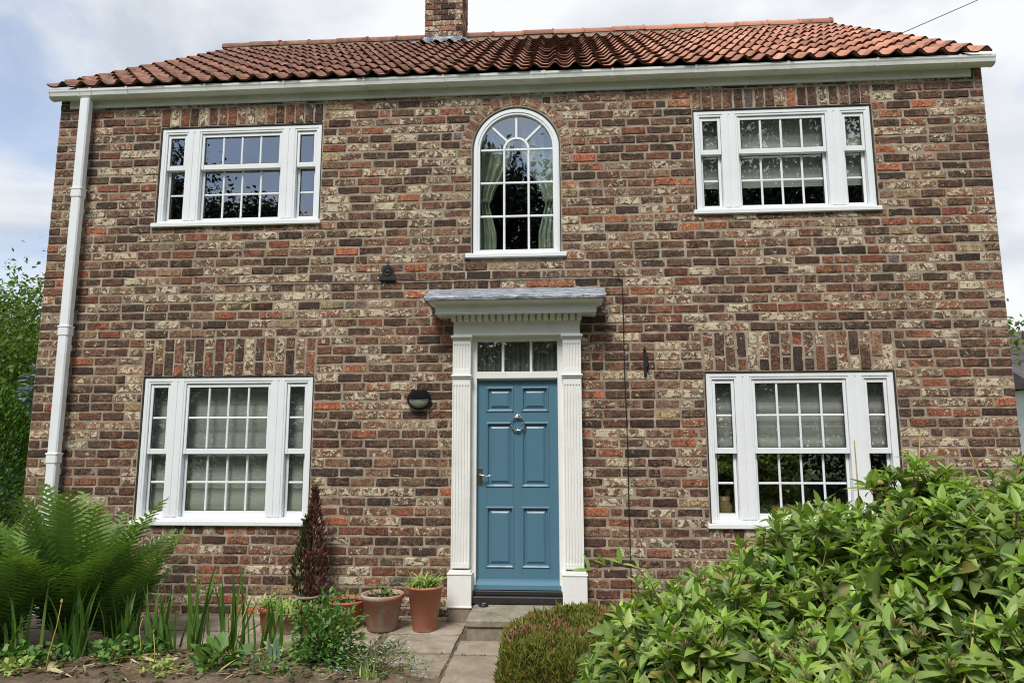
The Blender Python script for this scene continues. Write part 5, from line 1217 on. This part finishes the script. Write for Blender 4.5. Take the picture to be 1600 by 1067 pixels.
# --- heather mound beside the path
def heather():
    root = tag(empty('heather', (.44, -1.32, 0)), 'low clipped heather mound with faded pink flowers beside the path', 'shrub')
    n = 34000; x = NP.uniform(-.45, .56, n); y = NP.uniform(-.75, .62, n)
    T = np.array([(0, .07, 0), (0, -.07, 0), (.55, -.10, .03), (.55, .10, .03), (1, .02, 0), (1, -.02, 0), (0, 0, .07), (0, 0, -.07), (.55, 0, -.10), (.55, 0, .10), (1, 0, .02), (1, 0, -.02)], float)
    F = np.array([(0, 1, 2, 3), (3, 2, 5, 4), (6, 7, 8, 9), (9, 8, 11, 10)])
    e = np.clip(1-(np.abs(x/.52))**3.2, 0, 1)*np.clip(1-np.abs((y+.05)/.72)**3.4, 0, 1)
    h = (.33+.03*np.sin(x*9+y*4)+.025*np.sin(y*11-x*6)+.02*np.sin(x*23+y*17)+.035*np.array([mnoise.noise((a*9, b*9, 5.5)) for a, b in zip(x, y)]))*e**.55
    ok = e > .02; x, y, h, e = x[ok], y[ok], h[ok], e[ok]; n = len(x)
    z = h*(1-NP.random(n)**2.2*.55); D = np.stack([x*1.1*(1-e)+NP.normal(size=n)*.5, (y+.05)*1.0*(1-e)+NP.normal(size=n)*.5, np.ones(n)], 1)
    Ms = frames(D, NP.uniform(0, 6, n))*(NP.uniform(.018, .050, n)*np.where(NP.random(n) < .02, 1.9, 1))[:, None, None]
    link('foliage', npmesh('foliage', *scatter(T, F, Ms, np.stack([x, y, z-.03], 1))), L_HEATH, root, 'stuff')
    f = np.array([0.5+.5*mnoise.noise((a*6, b*6, 2.2)) for a, b in zip(x, y)]); ix = np.where((f+NP.normal(size=n)*.12 > .78) & (z > h*.8))[0]
    Ms = frames(D[ix], NP.uniform(0, 6, len(ix)))*(NP.uniform(.014, .026, len(ix)))[:, None, None]; Ms[:, :, 1:] *= 2.0
    link('faded_flowers', npmesh('faded_flowers', *scatter(T, F, Ms, np.stack([x[ix], y[ix], z[ix]+.012], 1))), L_HEATHF, root, 'stuff')
    m = MB(); 
    for i in range(26): a = RND.uniform(0, 6.28); r = RND.uniform(.1, .4); m.tube([(0, 0, 0), (r*.6*math.cos(a), r*.6*math.sin(a), .12), (r*math.cos(a), r*math.sin(a), .2)], [.008, .005, .003], 5)
    m.build('branch', STEM_B, root, recalc=False)
heather()

# --- trees and shrubs beyond the house, and the trees across the garden that the windows mirror
def tree(name, loc, H, crown, nleaf, size, mat, label, cat_='tree', grp=None, trunk=.14, clumps=60, base=.35, squash=1.0, seed=1, T=None, tight=.16):
    root = tag(empty(name, loc), label, cat_, grp); g = np.random.default_rng(seed)
    m = MB(); cz = H*base; m.tube([(0, 0, -.05), (.1, .05, H*.3), (0, .1, H*.6), (.05, 0, H*.93)], [trunk, trunk*.8, trunk*.5, trunk*.12], 8, False)
    cc = g.normal(size=(clumps, 3)); cc /= np.linalg.norm(cc, axis=1, keepdims=True); rr = g.random(clumps)**.38
    cc = cc*rr[:, None]*np.array([crown, crown, (H-cz)*.5])*squash+np.array([0, 0, cz+(H-cz)*.5])
    for q in cc[:min(clumps, 26)]: m.tube([(0, .05, max(H*.2, q[2]*.62)), (q[0]*.5, q[1]*.5, q[2]*.86), tuple(q)], [trunk*.3, trunk*.16, trunk*.04], 5, False)
    m.build('trunk', BARK, root, recalc=False)
    ix = g.integers(0, clumps, nleaf); off = g.normal(size=(nleaf, 3))*crown*tight*(.6+.8*g.random(clumps))[ix][:, None]; off[:, 2] *= .75
    O = cc[ix]+off; O = O[O[:, 2] > .05]; k_ = len(O); D = g.normal(size=(k_, 3)); D[:, 2] -= .2
    t_, f_ = T if T else leaf_t(1, .55, 2, .2, .3, .42)
    link('crown', npmesh('crown', *scatter(t_, f_, frames(D, g.normal(size=k_)*.7)*(size*g.uniform(.6, 1.3, k_))[:, None, None], O, g.random(k_))), mat, root, 'stuff')
    return root
tree('broadleaf_tree', (-9.9, 5.5, 0), 4.55, 2.2, 26000, .09, L_TREE, 'tall light green broadleaf tree past the house corner by the downpipe', grp='trees behind the garden', seed=4, base=.12)
tree('broadleaf_tree', (-13.6, 9.0, 0), 5.0, 2.8, 14000, .14, L_DARKTREE, 'dark green tree behind the lighter tree at the picture edge', grp='trees behind the garden', seed=9, base=.1)
tree('leafy_hedge', (-9.2, 8.5, 0), 2.0, 1.6, 5000, .14, L_DARKTREE, 'dark hedge between the dome conifer and the house wall', 'hedge', seed=12, base=.0)
QUAD = (np.array([(0, 0, 0), (.5, .3, .06), (1, 0, -.08), (.5, -.3, .06)], float), np.array([(0, 1, 2, 3)]))
def spruce(loc, H, R_, label):
    root = tag(empty('blue_spruce', loc), label, 'conifer'); g = np.random.default_rng(5); m = MB(); m.tube([(0, 0, 0), (0, 0, H)], [.08, .01], 6, False); m.build('trunk', BARK, root, recalc=False); O, D = [], []
    z = .2
    while z < H:
        r = R_*(1-z/H)+.05
        for k_ in range(int(9+r*8)):
            a = g.uniform(0, 6.28)
            for q in np.linspace(.15, 1, int(5+r*22)):
                for e in (-1, 1): O.append((r*q*math.cos(a)+g.normal()*.02, r*q*math.sin(a)+g.normal()*.02, z-.25*r*q+.12*r*q*q+g.normal()*.02)); D.append((math.cos(a+e*.7), math.sin(a+e*.7), .1+g.normal()*.15))
        z += .17
    O, D = np.array(O), np.array(D); link('crown', npmesh('crown', *scatter(*leaf_t(1, .28, 2, .4, .1, .4), frames(D, g.normal(size=len(O)))*.13, O, g.random(len(O)))), L_SPRUCE, root, 'stuff')
spruce((-7.55, 3.6, 0), 2.75, 1.35, 'blue grey spruce between the dome conifer and the house corner')
def dome(name, loc, rx, H, n, size, mat, label, pw=2.6):
    root = tag(empty(name, loc), label, 'conifer'); g = np.random.default_rng(8); a = g.uniform(0, 6.28, n); t = g.random(n)**.8; r = rx*(1-t**pw)**.5*(1+.03*np.sin(a*9+t*20)); O = np.stack([r*np.cos(a), r*np.sin(a), t*H], 1)*(1-.10*g.random(n)**2)[:, None]
    D = O*np.array([1, 1, .5])-np.array([0, 0, H*.15])+g.normal(size=(n, 3))*.35+np.array([0, 0, .5]); link('crown', npmesh('crown', *scatter(*leaf_t(1, .4, 2, .4, .1, .4), frames(D, g.uniform(0, 6, n))*(size*g.uniform(.6, 1.3, n))[:, None, None], O, g.random(n))), mat, root, 'stuff')
    m = MB(); m.tube([(0, 0, 0), (0, 0, H*.8)], [.09, .02], 6, False); m.build('trunk', BARK, root, recalc=False)
dome('dome_conifer', (-6.75, 1.6, 0), .82, 2.30, 20000, .06, L_YEW, 'smooth rounded green conifer at the left edge beside the house')
leafy('yellow_flower_shrub', (-6.15, .3, 0), .42, .4, 1.30, 900, .07, L_GREEN, 'shrub with small yellow flowers at the picture edge by the wall', 'shrub', flowers=(L_FLY, 150, .022, 'blossoms'))
leafy('pink_flower_shrub', (-5.75, -.35, 0), .45, .35, .92, 700, .06, L_GREEN, 'low shrub with dull pink flowers behind the fern', 'shrub', flowers=(L_HEATHF, 130, .02, 'blossoms'))
leafy('garden_bush', (-5.3, .1, 0), .30, .3, .72, 500, .06, L_TREE, 'small green bush at the foot of the house corner', 'shrub')
# white neighbour house on the right
nb = tag(empty('white_house', (9.6, 7.6, 0)), 'white rendered house with a slate roof past the right corner', 'house')
m = MB(); m.box(0, 6, 0, 5, -.1, 2.62, .01); m.build('wall', RENDER_W, nb)
m = MB(); m.prism([(-.25, 2.60), (2.5, 4.1), (5.25, 2.60), (2.5, 2.72)], 'x', -.2, 6.2); m.build('roof', SLATE, nb)
m = MB(); m.box(-.03, 6.03, -.05, -.001, 1.18, 1.23, .004); m.build('string_course', SLATE, nb)
m = MB(); m.box(.9, 1.8, -.02, .05, .9, 2.0, .004); w1 = m.build('window', UPVC, nb); m = MB(); m.add([(.98, -.024, .98), (1.72, -.024, .98), (1.72, -.024, 1.92), (.98, -.024, 1.92)], [(0, 1, 2, 3)]); m.build('pane', GLASS, w1, recalc=False)
tree('garden_tree', (10.6, 9.6, 0), 4.35, 1.5, 3000, .15, L_TREE, 'round light green tree top over the white house roof', grp='trees behind the garden', seed=14, base=.2)
G_OPP = 'tall trees across the garden mirrored in the windows'
for i, (x, y, H, c, lab) in enumerate(((-21.5, -26, 17.5, 4.2, 'tall dark tree mirrored at the edge of the upstairs window by the downpipe'), (-15.2, -27, 15.0, 3.0, 'dark tree mirrored in the middle of the upstairs window by the downpipe'), (-4.6, -25, 15.8, 4.6, 'broad dark tree mirrored in the arched window'), (3.0, -27, 16.6, 4.8, 'dark tree mirrored between the arched window and the right hand windows'),
                                       (10.2, -25, 18.2, 5.0, 'very tall dark tree mirrored in the upstairs window above the shrub'), (17.5, -27, 16.5, 4.6, 'dark tree mirrored at the outer edge of the right hand windows'), (-29, -28, 14, 4.5, 'dark tree at the far end of the mirrored row'))):
    tree('mirrored_tree', (x, y, 0), H, c, 45000, .27, L_DARKTREE, lab, grp=G_OPP, trunk=.3, clumps=150, base=.10, seed=30+i, tight=.17, T=QUAD)
for i, x in enumerate((-24, -12, 0, 12, 24)):
    tree('garden_hedge', (x, -19, 0), 5.0, 6.5, 24000, .2, L_DARKTREE, ('far', 'second', 'middle', 'fourth', 'last')[i]+' stretch of the dark hedge across the garden', 'hedge', grp='hedge across the garden', trunk=.2, clumps=70, base=.0, seed=50+i, tight=.18, T=QUAD)
